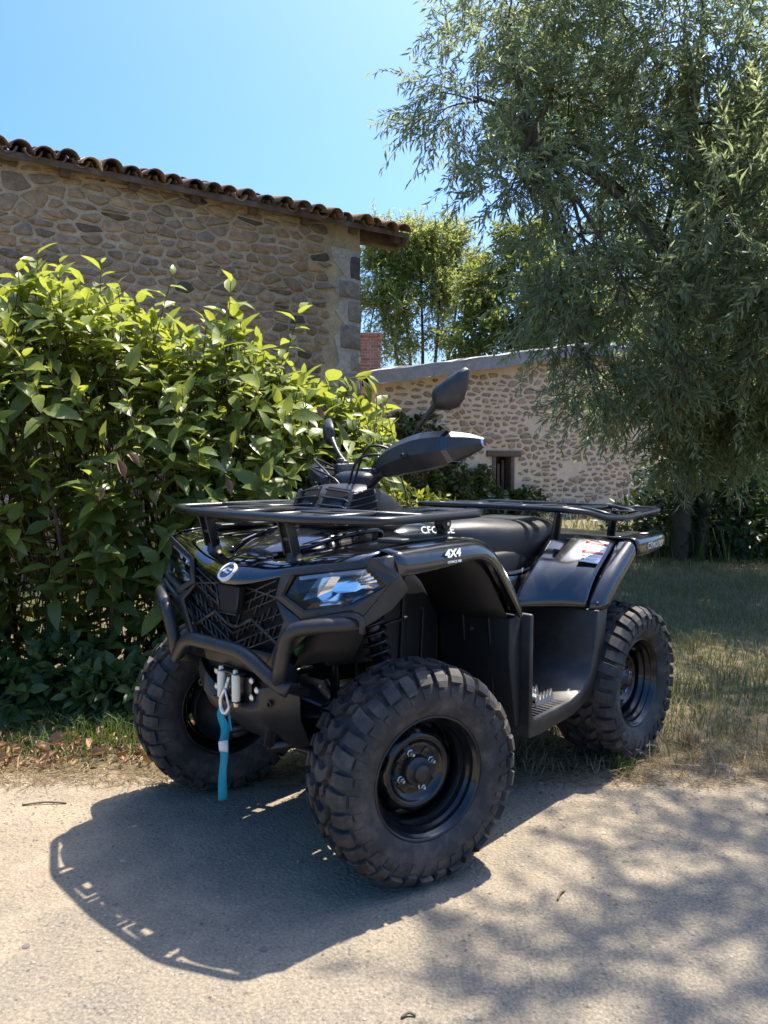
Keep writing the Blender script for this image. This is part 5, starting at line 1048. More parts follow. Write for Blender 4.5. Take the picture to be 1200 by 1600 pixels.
def fender(mir):
    rows = []
    for st_ in FC: i, c, sd_, l = map(Vector, st_); rows.append([i, i.lerp(c, 0.6), c, sd_, l, l + V3(-0.006, -0.016, -0.002), l + V3(-0.01, -0.05, 0.012)])
    fd = fixnormals(MB().grid(rows).build('front_fender', M['satin'], Q, mirror=mir, sub=2, solid=0.005, off=-1))
    s = sy(mir); ex = V3(-1, 0.02 * s, 0) if not mir else V3(1, 0.02, 0); upv = V3(0, -0.30 * s, 1)
    text_mesh('lettering', '4X4', 0.029, M['white'], fd, (0.545, 0.5255 * s, 0.884), ex, upv, shear=0.28, bold=0.0010, sx=1.32)
    text_mesh('small_lettering', 'CFORCE 450', 0.0088, M['white'], fd, (0.540, 0.5290 * s, 0.862), ex, V3(0, -0.1 * s, 1), bold=0.0002, sx=1.2)
    # under-arch liner
    rows = [[(0.80, 0.40, 0.72), (0.80, 0.24, 0.72)], [(0.72, 0.46, 0.82), (0.72, 0.24, 0.80)], [(0.60, 0.48, 0.865), (0.60, 0.23, 0.84)], [(0.45, 0.49, 0.870), (0.45, 0.22, 0.84)], [(0.36, 0.49, 0.84), (0.34, 0.22, 0.80)], [(0.27, 0.48, 0.74), (0.25, 0.20, 0.70)], [(0.20, 0.47, 0.655), (0.19, 0.18, 0.62)]]
    fixnormals(MB().grid(rows).build('arch_liner', M['dark'], Q, mirror=mir, sub=1, solid=0.005))
    m = MB(); m.prism([(0.78, 0.70), (0.62, 0.82), (0.40, 0.84), (0.28, 0.74), (0.20, 0.62), (0.20, 0.34), (0.42, 0.36), (0.44, 0.52), (0.70, 0.55)], 0.185, 0.200, 'xz'); m.build('inner_side_panel', M['dark'], Q, mirror=mir, bevel=0.004)
    for a, b in (((0.50, 0.203, 0.74), (0.38, 0.203, 0.75)), ((0.48, 0.203, 0.63), (0.36, 0.203, 0.64)), ((0.40, 0.203, 0.40), (0.37, 0.203, 0.80)), ((0.30, 0.203, 0.38), (0.28, 0.203, 0.66))):
        m = MB(); m.beam(a, b, 0.012, 0.012, (0, 1, 0)); m.build('panel_rib', M['dark'], Q, mirror=mir, bevel=0.003)
both(fender)
for s in (False, True):      # dark pockets on the fender top with bolts
    m = MB(); m.prism([(0.66, 0.355), (0.60, 0.350), (0.47, 0.350), (0.43, 0.365), (0.43, 0.42), (0.48, 0.435), (0.64, 0.430)], 0.909, 0.922, 'xy'); o = m.build('rack_pad', M['matte'], Q, mirror=s, bevel=0.004)

# ---------------------------------------------------------------- racks
def rack_tube(name, pts, parent, r=0.0125, rad=0.05, closed=False): m = MB(); m.tube(fillet(pts, rad, 6, closed), r, 12, closed=closed); return m.build(name, M['powder'], parent, smooth=True)
def holed_plate(name, x0, x1, y0, y1, z, parent, holes, th=0.004):
    """stamped plate with slots: a grid of strips round the holes"""
    xsx = sorted(set([x0, x1] + [v for h in holes for v in h[:2]])); ysy = sorted(set([y0, y1] + [v for h in holes for v in h[2:]])); m = MB(); vid = {}
    def vv(x, y):
        if (x, y) not in vid: vid[(x, y)] = len(m.v); m.v.append((x, y, z))
        return vid[(x, y)]
    for i in range(len(xsx) - 1):
        for j in range(len(ysy) - 1):
            cx, cy = (xsx[i] + xsx[i + 1]) / 2, (ysy[j] + ysy[j + 1]) / 2
            if any(h[0] < cx < h[1] and h[2] < cy < h[3] for h in holes): continue
            m.f.append((vv(xsx[i], ysy[j]), vv(xsx[i + 1], ysy[j]), vv(xsx[i + 1], ysy[j + 1]), vv(xsx[i], ysy[j + 1])))
    return m.build(name, M['powder'], parent, solid=th, off=-1, bevel=0.003, smooth=False)
fr_ = empty('front_rack', parent=Q); Z = 0.978
rack_tube('rack_rail', [(0.290, 0.385, Z), (0.290, 0.430, Z), (0.345, 0.462, Z), (0.755, 0.472, Z), (0.848, 0.270, Z), (0.865, 0.0, Z), (0.848, -0.270, Z), (0.755, -0.472, Z), (0.345, -0.462, Z), (0.290, -0.430, Z), (0.290, -0.385, Z)], fr_, 0.0120, 0.045)
rack_tube('crossbar', [(0.575, 0.466, Z), (0.565, 0.0, Z), (0.575, -0.466, Z)], fr_, 0.0105, 0.05)
for s in (-1, 1):
    rack_tube('longitudinal_bar', [(0.863, s * 0.085, Z), (0.57, s * 0.085, Z)], fr_, 0.0095); rack_tube('longitudinal_bar', [(0.840, s * 0.285, Z), (0.575, s * 0.270, Z), (0.300, s * 0.205, Z)], fr_, 0.0095)
    rack_tube('rear_bar', [(0.290, s * 0.385, Z), (0.300, s * 0.205, Z)], fr_, 0.0095, 0.02)
    a, b = sorted((s * 0.283, s * 0.455)); h = [(0.38, 0.50, *sorted((s * 0.33, s * 0.39)))]; holed_plate('rack_plate', 0.305, 0.565, a, b, Z + 0.010, fr_, h)
    a, b = sorted((s * 0.09, s * 0.265)); holed_plate('rack_plate', 0.583, 0.700, a, b, Z + 0.009, fr_, [(0.62, 0.665, *sorted((s * 0.13, s * 0.22)))])
    a, b = sorted((s * 0.100, s * 0.262)); h = [(0.745, 0.775, *sorted((s * 0.125, s * 0.170))), (0.745, 0.775, *sorted((s * 0.195, s * 0.240))), (0.800, 0.818, *sorted((s * 0.135, s * 0.165)))]; holed_plate('rack_plate', 0.715, 0.838, a, b, Z + 0.006, fr_, h)
    # perforated front leg and rear leg
    m = MB(); q = s * 0.185
    for dy in (-0.017, 0.017): m.beam((0.812, q + dy, 0.878), (0.838, q + dy, Z - 0.004), 0.006, 0.030, (1, 0, 0))
    for zz in (0.0, 0.45, 1.0): p = V3(0.812, q, 0.878).lerp(V3(0.838, q, Z - 0.004), zz); m.box(p, (0.022, 0.036, 0.010))
    m.build('rack_leg', M['powder'], fr_, bevel=0.0015); m = MB(); m.lathe([(-0.022, 0.024), (0.006, 0.021), (0.014, 0.014), (0.014, 0.0)], 16, 'z', (0.806, q, 0.868)); m.build('leg_foot', M['matte'], fr_, smooth=True)
    m = MB(); m.tube([(0.40, s * 0.375, 0.905), (0.40, s * 0.375, Z)], 0.017, 12); m.tube([(0.40, s * 0.36, 0.948), (0.40, s * 0.394, 0.948)], 0.020, 14); m.build('rack_leg', M['matte'], fr_, smooth=True, bevel=0.002)
    m = MB(); m.lathe([(s * 0.0, 0.007), (s * 0.005, 0.006), (s * 0.006, 0.0)], 8, c=(0.40, s * 0.394, 0.948)); m.build('leg_bolt', M['bolt'], fr_)
holed_plate('rack_plate', 0.770, 0.852, -0.072, 0.072, Z + 0.006, fr_, [(0.795, 0.825, -0.05, -0.01), (0.795, 0.825, 0.01, 0.05)])
rrk = empty('rear_rack', parent=Q); ZR = 0.952
rack_tube('rack_rail', [(-0.395, 0.0, ZR), (-0.370, 0.355, ZR), (-0.43, 0.405, ZR - 0.010), (-0.50, 0.440, ZR - 0.032), (-0.62, 0.462, ZR - 0.036), (-0.975, 0.440, ZR - 0.022), (-1.03, 0.395, ZR - 0.022), (-1.03, -0.395, ZR - 0.022), (-0.975, -0.440, ZR - 0.022), (-0.62, -0.462, ZR - 0.036), (-0.50, -0.440, ZR - 0.032), (-0.43, -0.405, ZR - 0.010), (-0.370, -0.355, ZR)], rrk, 0.0115, 0.03, True)
for x, w in ((-0.57, 0.45), (-0.80, 0.45)): rack_tube('crossbar', [(x, w, ZR - 0.033), (x, 0.33, ZR - 0.004), (x, -0.33, ZR - 0.004), (x, -w, ZR - 0.033)], rrk, 0.010, 0.06)
for s in (-1, 1):
    for yy in (0.11, 0.30): rack_tube('longitudinal_bar', [(-0.380, s * yy, ZR), (-0.60, s * yy, ZR - 0.002), (-1.03, s * yy, ZR - 0.020)], rrk, 0.0095, 0.1)
    a, b = sorted((s * 0.12, s * 0.29)); holed_plate('rack_plate', -0.555, -0.42, a, b, ZR + 0.008, rrk, [(-0.51, -0.46, *sorted((s * 0.16, s * 0.25)))]); holed_plate('rack_plate', -1.00, -0.86, a, b, ZR - 0.008, rrk, [(-0.96, -0.90, *sorted((s * 0.16, s * 0.25)))])
    a, b = sorted((s * 0.31, s * 0.43)); holed_plate('rack_plate', -0.95, -0.72, a, b, ZR - 0.016, rrk, [(-0.90, -0.78, *sorted((s * 0.345, s * 0.395)))])
    for x, yy in ((-0.40, 0.30), (-0.78, 0.34)): m = MB(); m.beam((x - 0.01, s * (yy - 0.02), 0.835), (x, s * yy, ZR - 0.012), 0.030, 0.012, (1, 0, 0)); m.beam((x + 0.012, s * (yy - 0.02), 0.835), (x + 0.012, s * yy, ZR - 0.012), 0.006, 0.03, (1, 0, 0)); m.build('rack_leg', M['powder'], rrk, bevel=0.002)

# ---------------------------------------------------------------- seat, tank, side covers
def superring(x, w, zt, zb, n=24, e=2.6, tilt=0.0):
    c = (zt + zb) / 2; h = (zt - zb) / 2; out = []
    for i in range(n):
        a = 2 * math.pi * i / n; ca, sa = math.cos(a), math.sin(a); out.append((x + tilt * sa, w * math.copysign(abs(ca) ** (2 / e), ca), c + h * math.copysign(abs(sa) ** (2 / e), sa)))
    return out
m = MB(); m.loft([superring(x, w, t, b, e=3.4, tilt=tl) for x, w, t, b, tl in ((0.015, 0.05, 0.885, 0.80, 0), (-0.015, 0.10, 0.907, 0.75, 0), (-0.10, 0.140, 0.920, 0.712, 0), (-0.20, 0.180, 0.918, 0.700, 0), (-0.32, 0.208, 0.908, 0.708, 0), (-0.44, 0.220, 0.908, 0.735, 0), (-0.54, 0.215, 0.912, 0.775, -0.01), (-0.60, 0.195, 0.903, 0.805, -0.015), (-0.622, 0.15, 0.885, 0.83, -0.01))])
fixnormals(m.build('seat', M['vinyl'], Q, sub=1))
for s in (False, True):
    m = MB(); m.tube(catmull([(-0.02, 0.160, 0.748), (-0.12, 0.192, 0.728), (-0.22, 0.218, 0.720), (-0.36, 0.236, 0.732), (-0.47, 0.245, 0.760), (-0.57, 0.236, 0.800)], 4), 0.011, 8); m.build('seat_trim', M['satin'], Q, mirror=s, smooth=True)
    rows = [[(0.16, 0.150, 0.80), (0.16, 0.185, 0.66), (0.16, 0.190, 0.50), (0.16, 0.190, 0.30)], [(0.0, 0.150, 0.735), (0.0, 0.188, 0.68), (0.0, 0.20, 0.52), (0.0, 0.20, 0.30)], [(-0.14, 0.180, 0.715), (-0.15, 0.208, 0.66), (-0.16, 0.215, 0.52), (-0.18, 0.215, 0.30)], [(-0.30, 0.212, 0.718), (-0.30, 0.230, 0.66), (-0.30, 0.23, 0.55), (-0.32, 0.23, 0.35)], [(-0.46, 0.228, 0.750), (-0.45, 0.247, 0.70), (-0.42, 0.25, 0.60), (-0.42, 0.25, 0.42)]]
    sp = fixnormals(MB().grid(rows).build('side_cover', M['dark'], Q, mirror=s, sub=1, solid=0.006, off=-1)); q = sy(s)
    ex = V3(-1, -0.25 * q, 0.28) if not s else V3(1, -0.25, -0.28)
    for k in range(4):      # blue stripe lettering blocks on the side cover
        p = V3(-0.165 - 0.036 * k, 0.2165 * q + 0.0024 * k * q, 0.690 + 0.010 * k); m = MB(); w = (0.036, 0.026, 0.016, 0.010)[k]; m.add([p + V3(-w / 2 + 0.008, 0, 0.009), p + V3(w / 2 + 0.008, 0, -0.001 + 0.0), p + V3(w / 2 - 0.002, 0, -0.011), p + V3(-w / 2 - 0.002, 0, -0.001)], [(0, 1, 2, 3)]); m.build('blue_stripe', M['cyan'] if k < 3 else M['white'], sp, solid=0.002)
    text_mesh('stripe_lettering', 'EFI', 0.018, M['greyp'], sp, (-0.262, 0.2315 * q, 0.728), ex, V3(0, -0.2 * q, 1), shear=0.3)
m = MB(); m.loft([superring(x, w, t, b, e=3.0) for x, w, t, b in ((0.36, 0.13, 0.90, 0.80), (0.32, 0.15, 0.925, 0.78), (0.20, 0.165, 0.935, 0.75), (0.08, 0.150, 0.922, 0.74), (0.01, 0.115, 0.905, 0.76), (-0.03, 0.08, 0.895, 0.80))])
tk = fixnormals(m.build('tank_cover', M['satin'], Q, sub=1))
for s in (1, -1):
    text_mesh('lettering', 'CFORCE', 0.040, M['greyp'], tk, (0.155, s * 0.160, 0.900), V3(-s, 0.14, -0.05 * s) if s > 0 else V3(1, 0.14, 0.05), V3(0, -0.75 * s, 1), shear=0.2, bold=0.0006)
m = MB(); m.box((-0.28, 0, 0.70), (0.62, 0.40, 0.20)); m.build('seat_base', M['dark'], Q, bevel=0.02)
m = MB(); m.lathe([(0.0, 0.040), (0.022, 0.038), (0.026, 0.032), (0.026, 0.0)], 24, 'z', (0.18, 0, 0.930)); m.build('fuel_cap', M['matte'], Q, smooth=True, bevel=0)

# ---------------------------------------------------------------- rear body
RF = [  # columns from the seat outwards; each top to bottom
    [(-0.48, 0.225, 0.848), (-0.36, 0.242, 0.788), (-0.225, 0.256, 0.708), (-0.150, 0.262, 0.612)],
    [(-0.505, 0.285, 0.852), (-0.375, 0.325, 0.792), (-0.275, 0.345, 0.708), (-0.232, 0.342, 0.614)],
    [(-0.548, 0.368, 0.849), (-0.430, 0.400, 0.792), (-0.325, 0.416, 0.712), (-0.280, 0.412, 0.616)],
    [(-0.595, 0.440, 0.832), (-0.480, 0.455, 0.778), (-0.360, 0.462, 0.706), (-0.308, 0.465, 0.616)]]
RL = [[(-0.600, 0.446, 0.838), (-0.500, 0.461, 0.780), (-0.388, 0.468, 0.705), (-0.310, 0.471, 0.612)],
      [(-0.605, 0.492, 0.840), (-0.520, 0.502, 0.785), (-0.395, 0.505, 0.705), (-0.330, 0.505, 0.610)],
      [(-0.605, 0.514, 0.826), (-0.530, 0.520, 0.768), (-0.410, 0.520, 0.690), (-0.348, 0.518, 0.608)],
      [(-0.610, 0.516, 0.780), (-0.565, 0.521, 0.740), (-0.450, 0.521, 0.665), (-0.388, 0.518, 0.606)],
      [(-0.615, 0.495, 0.775), (-0.57, 0.500, 0.735), (-0.458, 0.500, 0.66), (-0.395, 0.497, 0.605)]]
def rear(mir):
    s = sy(mir)
    sp = fixnormals(MB().grid(RF).build('rear_fender', M['gloss'] if False else M['satin'], Q, mirror=mir, sub=2, solid=0.005, off=-1))
    fixnormals(MB().grid(RL).build('fender_flare', M['satin'], sp, mirror=mir, sub=2, solid=0.005, off=-1))
    rows = [[(-0.600, 0.47, 0.842), (-0.602, 0.505, 0.840), (-0.604, 0.518, 0.822), (-0.612, 0.518, 0.778), (-0.62, 0.50, 0.772)], [(-0.72, 0.47, 0.848), (-0.72, 0.505, 0.846), (-0.72, 0.520, 0.828), (-0.71, 0.520, 0.772), (-0.71, 0.50, 0.766)], [(-0.86, 0.46, 0.850), (-0.86, 0.495, 0.848), (-0.86, 0.512, 0.830), (-0.85, 0.512, 0.782), (-0.85, 0.49, 0.776)], [(-0.95, 0.43, 0.845), (-0.955, 0.465, 0.842), (-0.958, 0.480, 0.825), (-0.955, 0.480, 0.790), (-0.95, 0.46, 0.785)]]
    rs = fixnormals(MB().grid(rows).build('rear_flare', M['satin'], sp, mirror=mir, sub=2, solid=0.005, off=-1))
    text_mesh('lettering', 'CFMOTO', 0.034, M['greyp'], Q, (-0.760, 0.5205 * s, 0.806), V3(-1, -0.02, 0.02) if not mir else V3(1, -0.02, 0), V3(0, 0, 1), shear=0.15, bold=0.0004)
    m = MB(); m.box((-0.735, 0.485 * s, 0.8505), (0.040, 0.020, 0.003)); m.build('pale_tab', M['white'], Q, bevel=0.001)
    # rear fender top deck
    rows = [[(-0.50, 0.0, 0.850), (-0.50, 0.20, 0.850), (-0.55, 0.36, 0.848), (-0.60, 0.47, 0.842)], [(-0.60, 0.0, 0.842), (-0.60, 0.20, 0.842), (-0.64, 0.34, 0.832), (-0.68, 0.475, 0.846)], [(-0.75, 0.0, 0.842), (-0.75, 0.20, 0.840), (-0.77, 0.34, 0.832), (-0.80, 0.47, 0.850)], [(-0.92, 0.0, 0.842), (-0.92, 0.20, 0.840), (-0.93, 0.34, 0.838), (-0.95, 0.435, 0.845)], [(-0.98, 0.0, 0.80), (-0.98, 0.20, 0.80), (-0.98, 0.34, 0.80), (-0.975, 0.42, 0.80)]]
    fixnormals(MB().grid(rows).build('rear_deck', M['satin'], Q, mirror=mir, sub=2, solid=0.006, off=-1))
    rows = [[(-0.61, 0.50, 0.773), (-0.61, 0.24, 0.773)], [(-0.47, 0.495, 0.66), (-0.47, 0.22, 0.66)], [(-0.41, 0.49, 0.60), (-0.41, 0.20, 0.58)], [(-0.36, 0.48, 0.45), (-0.36, 0.18, 0.40)]]
    fixnormals(MB().grid(rows).build('rear_arch_liner', M['dark'], Q, mirror=mir, sub=1, solid=0.005)); m = MB(); m.prism([(-0.61, 0.76), (-0.96, 0.78), (-0.96, 0.835), (-0.61, 0.835)], 0.18, 0.45, 'xz'); m.build('rear_inner_box', M['dark'], Q, mirror=mir, bevel=0.01)
    m = MB(); m.box((-0.975, 0.33 * s, 0.775), (0.03, 0.14, 0.05)); m.build('tail_light', M['red'], Q, bevel=0.008)
    m = MB(); m.lathe([(0, 0.008), (0.004, 0.007), (0.004, 0)], 10, c=(-0.328, 0.500, 0.628)); m.build('fender_clip', M['dark'], sp, mirror=mir)
    # footwell: front guard, floor, rear wall in one thick U, seen edge-on from the side
    U = [(0.122, 0.655), (0.122, 0.262), (0.060, 0.258), (-0.150, 0.268), (-0.255, 0.298), (-0.325, 0.360), (-0.365, 0.450), (-0.395, 0.606), (-0.318, 0.606), (-0.300, 0.470), (-0.270, 0.395), (-0.215, 0.345), (-0.130, 0.325), (0.090, 0.318), (0.104, 0.332), (0.104, 0.655)]
    m = MB(); m.prism(U, 0.19, 0.508, 'xz'); fixnormals(m.build('footwell', M['matte'], Q, mirror=mir, bevel=0.006, angle=50))
    m = MB(); m.prism([(0.126, 0.650), (0.126, 0.300), (0.150, 0.300), (0.190, 0.520), (0.190, 0.650)], 0.20, 0.475, 'xz'); fixnormals(m.build('front_guard', M['dark'], Q, mirror=mir, bevel=0.005))
    for yy in (0.30, 0.40): m = MB(); m.beam((0.158, yy, 0.34), (0.196, yy, 0.645), 0.010, 0.012, (1, 0, 0)); m.build('guard_rib', M['dark'], Q, mirror=mir, bevel=0.003)
    m = MB(); m.lathe([(0, 0.008), (0.006, 0.007), (0.007, 0)], 10, 'x', (0.192, 0.335, 0.60)); m.build('guard_bolt', M['bolt'], Q, mirror=mir)
    for k in range(9): m = MB(); m.beam((0.07 - 0.022 * k, 0.22, 0.3215), (0.07 - 0.022 * k, 0.495, 0.3215), 0.007, 0.006); m.build('tread_rib', M['matte'], Q, mirror=mir)
    pg = empty('foot_peg', parent=Q); m = MB(); zz = []
    for k in range(11): zz.append((0.000 - 0.0105 * k, 0.340 + (0.026 if k % 2 else 0.0)))
    poly = zz + [(zz[-1][0], 0.322), (zz[0][0], 0.322)]; m.prism(poly, 0.452, 0.458, 'xz'); m.prism(poly, 0.395, 0.401, 'xz'); m.build('peg_teeth', M['pipe'], pg, mirror=mir)
    m = MB(); m.box((-0.052, 0.425, 0.336), (0.034, 0.060, 0.016)); m.build('peg_bar', M['pipe'], pg, mirror=mir, bevel=0.003)
    if not mir:       # warning label on the left rear fender
        def on(u, v, off=0.0):
            """point on the fender panel: u along the columns, v down"""
            cu = [Vector(c) for c in (RF[1], RF[2], RF[3])[0]] if False else None
            i = min(int(u), 2); fu = u - i; a = catmull(RF[i], 8); b = catmull(RF[i + 1], 8); k = v * 8; j = min(int(k), len(a) - 2); fv = k - j
            p = a[j].lerp(a[j + 1], fv).lerp(b[j].lerp(b[j + 1], fv), fu); q = (b[j] - a[j]).cross(a[j + 1] - a[j]).normalized(); q = q if q.y > 0 else -q; return p + q * off
        wl_ = empty('warning_label', parent=sp)
        u0, u1, v0, v1 = 1.80, 2.82, 0.52, 1.42
        def patch(name, ua, ub, va, vb, off, mat):
            rows = [[on(ua + (ub - ua) * i / 5, va + (vb - va) * j / 6, off) for i in range(6)] for j in range(7)]; MB().grid(rows).build(name, mat, wl_, smooth=True, solid=0.0006)
        W_ = u1 - u0; H_ = v1 - v0
        patch('label_paper', u0, u1, v0, v1, 0.0075, M['white'])
        patch('red_band', u0 + 0.02, u1 - 0.02, v0 + 0.01, v0 + 0.11 * H_ + 0.01, 0.0088, M['red']); patch('red_band', u0 + 0.02, u1 - 0.02, v0 + 0.47 * H_, v0 + 0.59 * H_, 0.0088, M['red'])
        for a, b, c in ((0.20, 0.06, 0.9), (0.27, 0.06, 0.7), (0.34, 0.06, 0.85), (0.66, 0.30, 0.92), (0.72, 0.30, 0.8), (0.82, 0.30, 0.92), (0.88, 0.30, 0.7)): patch('text_line', u0 + W_ * b, u0 + W_ * c, v0 + H_ * a, v0 + H_ * (a + 0.022), 0.0088, M['greyp'])
        for a in (0.64, 0.80):
            rows = [[on(u0 + W_ * 0.15, v0 + H_ * a, 0.009), on(u0 + W_ * 0.151, v0 + H_ * a, 0.009)], [on(u0 + W_ * 0.08, v0 + H_ * (a + 0.10), 0.009), on(u0 + W_ * 0.22, v0 + H_ * (a + 0.10), 0.009)]]; MB().grid(rows).build('hazard_triangle', M['dark'], wl_, solid=0.0006)
both(rear)
m = MB(); m.tube(fillet([(-0.15, -0.20, 0.55), (-0.45, -0.20, 0.50), (-0.70, -0.22, 0.52), (-0.92, -0.22, 0.55)], 0.06), 0.022, 12); m.tube([(-0.68, -0.22, 0.52), (-0.93, -0.22, 0.56)], 0.055, 20); m.build('exhaust', M['steel'], Q, smooth=True)
m = MB(); m.box((-0.97, 0, 0.45), (0.03, 0.10, 0.05)); m.beam((-0.95, 0, 0.45), (-0.80, 0, 0.40), 0.05, 0.05); m.build('tow_hitch', M['powder'], Q, bevel=0.004)

# ---------------------------------------------------------------- dash pod
m = MB(); pod = [((0.567, 0.070, 0.965, 0.925)), ((0.550, 0.105, 1.000, 0.915)), ((0.490, 0.120, 1.052, 0.91)), ((0.425, 0.120, 1.068, 0.90)), ((0.335, 0.122, 1.040, 0.89)), ((0.245, 0.10, 0.990, 0.88)), ((0.195, 0.07, 0.955, 0.87))]
m.loft([superring(x, w, t, b, e=4.5) for x, w, t, b in pod]); pd = fixnormals(m.build('dash_pod', M['matte'], Q, sub=1))
for s in (-1, 1):     # louvred openings either side of the snout
    a = [V3(0.577, s * 0.016, 0.957), V3(0.565, s * 0.098, 0.955)]; b = [V3(0.515, s * 0.016, 1.052), V3(0.503, s * 0.100, 1.042)]
    m = MB(); m.add([a[0], a[1], b[1], b[0]], [(0, 1, 2, 3)]); fixnormals(m.build('vent_opening', M['void'], pd, solid=0.003))
    c = [V3(0.555, s * 0.1175, 0.955), V3(0.410, s * 0.1275, 0.962)]; d = [V3(0.510, s * 0.1180, 1.036), V3(0.430, s * 0.1265, 1.046)]
    m = MB(); m.add([c[0], c[1], d[1], d[0]], [(0, 1, 2, 3)]); fixnormals(m.build('vent_opening', M['void'], pd, solid=0.003))
    for k in range(4):
        t = 0.12 + 0.25 * k; m = MB(); m.tube(catmull([a[0].lerp(b[0], t) + V3(0.007, 0, 0.005), a[1].lerp(b[1], t) + V3(0.005, 0, 0.005), c[0].lerp(d[0], t) + V3(0.002, s * 0.005, 0.003), c[1].lerp(d[1], t) + V3(0, s * 0.005, 0.014)], 3), 0.0036, 6); m.build('louvre', M['matte'], pd, smooth=True)
    m = MB(); m.beam(c[0].lerp(c[1], 0.0) + V3(0.004, 0, -0.004), d[0] + V3(0.004, 0, 0.004), 0.014, 0.012, (1, 0, 0)); m.build('vent_pillar', M['matte'], pd, bevel=0.003)
m = MB(); m.loft([superring(x, w, t, b, e=4) for x, w, t, b in ((0.43, 0.070, 1.085, 1.03), (0.39, 0.085, 1.105, 1.02), (0.34, 0.080, 1.090, 1.01))]); fixnormals(m.build('meter_hood', M['matte'], Q, sub=1))

# ---------------------------------------------------------------- steering: bar, guards, mirrors turned with the wheels
ax = V3(-0.42, 0, 0.91).normalized(); piv = V3(0.335, 0, 1.045); ST = Matrix.Translation(piv) @ Matrix.Rotation(STEER, 4, ax) @ Matrix.Translation(-piv)
def stb(mb): mb.v = [tuple(ST @ Vector(p)) for p in mb.v]; return mb
m = MB(); m.tube([V3(0.45, 0, 0.75), piv + ax * 0.02], 0.020, 12); stb(m).build('steering_column', M['powder'], Q, smooth=True)
hb = empty('handlebar', parent=Q)
m = MB(); m.tube(fillet([(0.235, 0.40, 1.105), (0.285, 0.20, 1.118), (0.345, 0.09, 1.085), (0.350, 0, 1.075), (0.345, -0.09, 1.085), (0.285, -0.20, 1.118), (0.235, -0.40, 1.105)], 0.06), 0.0115, 12); stb(m).build('bar', M['powder'], hb, smooth=True)
m = MB(); m.box((0.345, 0, 1.085), (0.05, 0.09, 0.04)); m.beam((0.345, 0.03, 1.08), (0.36, 0.03, 1.02), 0.03, 0.03); m.beam((0.345, -0.03, 1.08), (0.36, -0.03, 1.02), 0.03, 0.03); stb(m).build('clamp', M['powder'], hb, bevel=0.004)
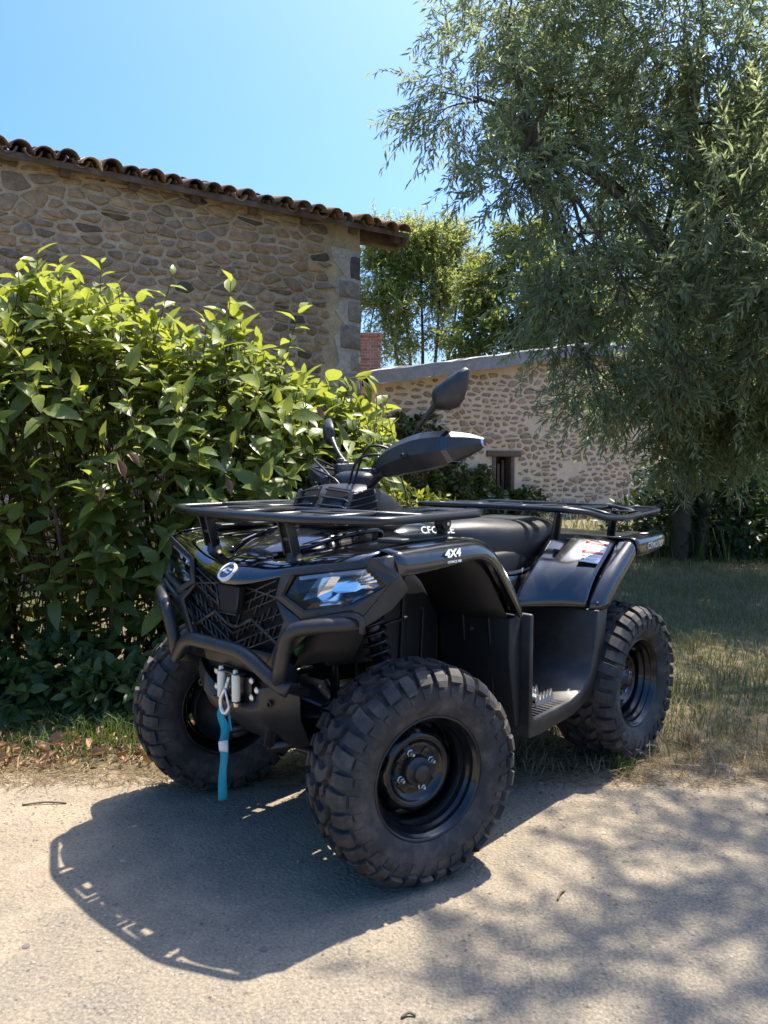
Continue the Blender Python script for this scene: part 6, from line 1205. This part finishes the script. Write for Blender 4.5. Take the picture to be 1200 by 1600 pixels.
for s in (1, -1):
    mr = s < 0
    m = MB(); m.tube([(0.272, s * 0.255, 1.114), (0.236, s * 0.398, 1.106)], 0.0165, 14); stb(m).build('grip', M['rubber'], hb, smooth=True, bevel=0.003)
    m = MB(); m.box((0.285, s * 0.215, 1.122), (0.06, 0.07, 0.055)); m.box((0.31, s * 0.19, 1.135), (0.04, 0.035, 0.05)); stb(m).build('switch_box', M['matte'], hb, bevel=0.008)
    m = MB(); m.tube(catmull([(0.325, s * 0.20, 1.112), (0.33, s * 0.26, 1.105), (0.30, s * 0.33, 1.10), (0.285, s * 0.40, 1.095)], 4), 0.006, 8); stb(m).build('lever', M['powder'], hb, smooth=True)
    # hand guard: a scooped shell in front of the grip
    prof = [(0.392, 0.158, 1.082, 0.020, 0.014), (0.388, 0.190, 1.090, 0.034, 0.022), (0.374, 0.240, 1.102, 0.050, 0.030), (0.350, 0.300, 1.112, 0.058, 0.036), (0.318, 0.360, 1.118, 0.060, 0.042), (0.270, 0.405, 1.122, 0.050, 0.038), (0.215, 0.435, 1.128, 0.030, 0.026), (0.180, 0.448, 1.130, 0.012, 0.012)]
    ring = []
    cxyz = catmull([(p[0], p[1], p[2]) for p in prof], 3); cht = catmull([(p[3], p[4], 0) for p in prof], 3)
    for ii, (pc, ht) in enumerate(zip(cxyz, cht)):
        x, y, z = pc; h, t = ht.x * 0.92, ht.y; dip = 0.30 * math.sin(math.pi * min(1, ii / 18))
        ring.append([(x - t * 0.1, s * (y - 0.004), z + h * 0.92), (x + t * 0.25, s * y, z + h), (x + t * 0.92, s * (y + 0.006), z + h * 0.62), (x + t, s * (y + 0.008), z - h * (0.30 - dip * 0.5)), (x + t * 0.35, s * (y + 0.004), z - h * 0.96), (x - t * 0.25, s * y, z - h), (x - t * 0.2, s * (y - 0.004), z - h * 0.1)])
    m = MB(); m.loft(ring); hg = split(fixnormals(stb(m).build('hand_guard', M['matte'], hb, smooth=True)), 24)
    def gring(q, k):
        i = int(q); f_ = q - i; r0 = [Vector(u).lerp(Vector(v), f_) for u, v in zip(ring[i], ring[i + 1])]; cg = sum(r0, V3(0, 0, 0)) / len(r0); return [cg + (p - cg) * k for p in r0]
    m = MB(); m.grid([gring(14.6, 1.0), gring(14.6, 1.035), gring(15.3, 1.035), gring(15.3, 1.0)], closed=True); fixnormals(stb(m).build('guard_seam', M['gloss'], hg))
    m = MB(); m.grid([gring(20.2, 1.0), gring(20.2, 1.10), gring(20.8, 1.10), gring(20.8, 1.0)], closed=True); fixnormals(stb(m).build('bar_end', M['bolt'], hg))
    for x, y, z in ((0.412, 0.196, 1.078), (0.384, 0.320, 1.108)): m = MB(); m.lathe([(-0.01, 0.009), (0.004, 0.009), (0.006, 0.006), (0.002, 0.004), (0.002, 0)], 12, 'x', (x + 0.006, s * y, z)); stb(m).build('guard_bolt', M['dark'], hg, smooth=True)
    m = MB(); m.tube(catmull([(0.392, s * 0.205, 1.072), (0.388, s * 0.13, 1.045), (0.362, s * 0.045, 1.03)], 4), 0.012, 10); stb(m).build('guard_arm', M['matte'], hb, smooth=True)
    m = MB(); m.box((0.330, s * 0.165, 1.118), (0.045, 0.03, 0.05)); m.lathe([(-0.02, 0.014), (0.012, 0.014), (0.014, 0.0)], 12, 'z', (0.332, s * 0.165, 1.150)); stb(m).build('reservoir', M['matte'], hb, bevel=0.004)
    # mirror
    mi = empty('mirror', parent=Q); k_ = 1.0 if s > 0 else 0.84; yo = 0.0 if s > 0 else -0.012; b0 = V3(0.296, s * (0.228 * k_), 1.145); b1 = V3(0.300, s * (0.280 * k_), 1.195); b2 = V3(0.282, s * (0.372 * k_), 1.262)
    m = MB(); m.tube(catmull([b0, b1, b2], 6), [0.012, 0.011, 0.010, 0.009, 0.008, 0.0075, 0.0075, 0.0075, 0.008, 0.009, 0.010, 0.012, 0.013], 10); m.tube([V3(0.292, s * 0.215, 1.12), b0], 0.016, 10); stb(m).build('stem', M['matte'], mi, smooth=True)
    out2 = [(-0.012, -0.008), (-0.026, 0.012), (-0.030, 0.046), (-0.018, 0.066), (0.050, 0.098), (0.108, 0.118), (0.122, 0.108), (0.108, 0.050), (0.088, 0.010), (0.070, -0.010), (0.030, -0.018)]
    ce = V3(0.278, s * (0.366 * k_), 1.250); tw = Matrix.Rotation(s * R(24), 3, 'Z'); ring = []
    for xx, sc_ in ((-0.008, 0.78), (-0.005, 0.86), (0.008, 0.85), (0.022, 0.70), (0.030, 0.40)):
        cx = (0.045, 0.040); ring.append([tuple(ce + tw @ V3(xx, s * (cx[0] + (a - cx[0]) * sc_), -0.01 + (cx[1] + (b_ - cx[1]) * sc_))) for a, b_ in out2])
    m = MB(); m.loft(ring); fixnormals(stb(m).build('shell', M['matte'], mi, bevel=0.004, seg=3))
    m = MB(); m.add([tuple(ce + tw @ V3(-0.0095, s * (0.045 + (a - 0.045) * 0.74), -0.01 + (0.04 + (b_ - 0.04) * 0.74))) for a, b_ in out2], [tuple(range(len(out2)))]); stb(m).build('glass', M['mirror'], mi)
for k, (y0, y1) in enumerate(((0.21, 0.05), (0.20, 0.03), (-0.21, -0.04), (-0.20, -0.02))):
    m = MB(); m.tube(catmull([ST @ V3(0.30, y0, 1.12), ST @ V3(0.40 + 0.02 * k, (y0 + y1) * 0.6, 1.16 - 0.03 * (k % 2)), V3(0.44, y1, 1.06), V3(0.45, y1 * 0.6, 0.95)], 6), 0.0042, 7); m.build('control_cable', M['copper'], hb, smooth=True)
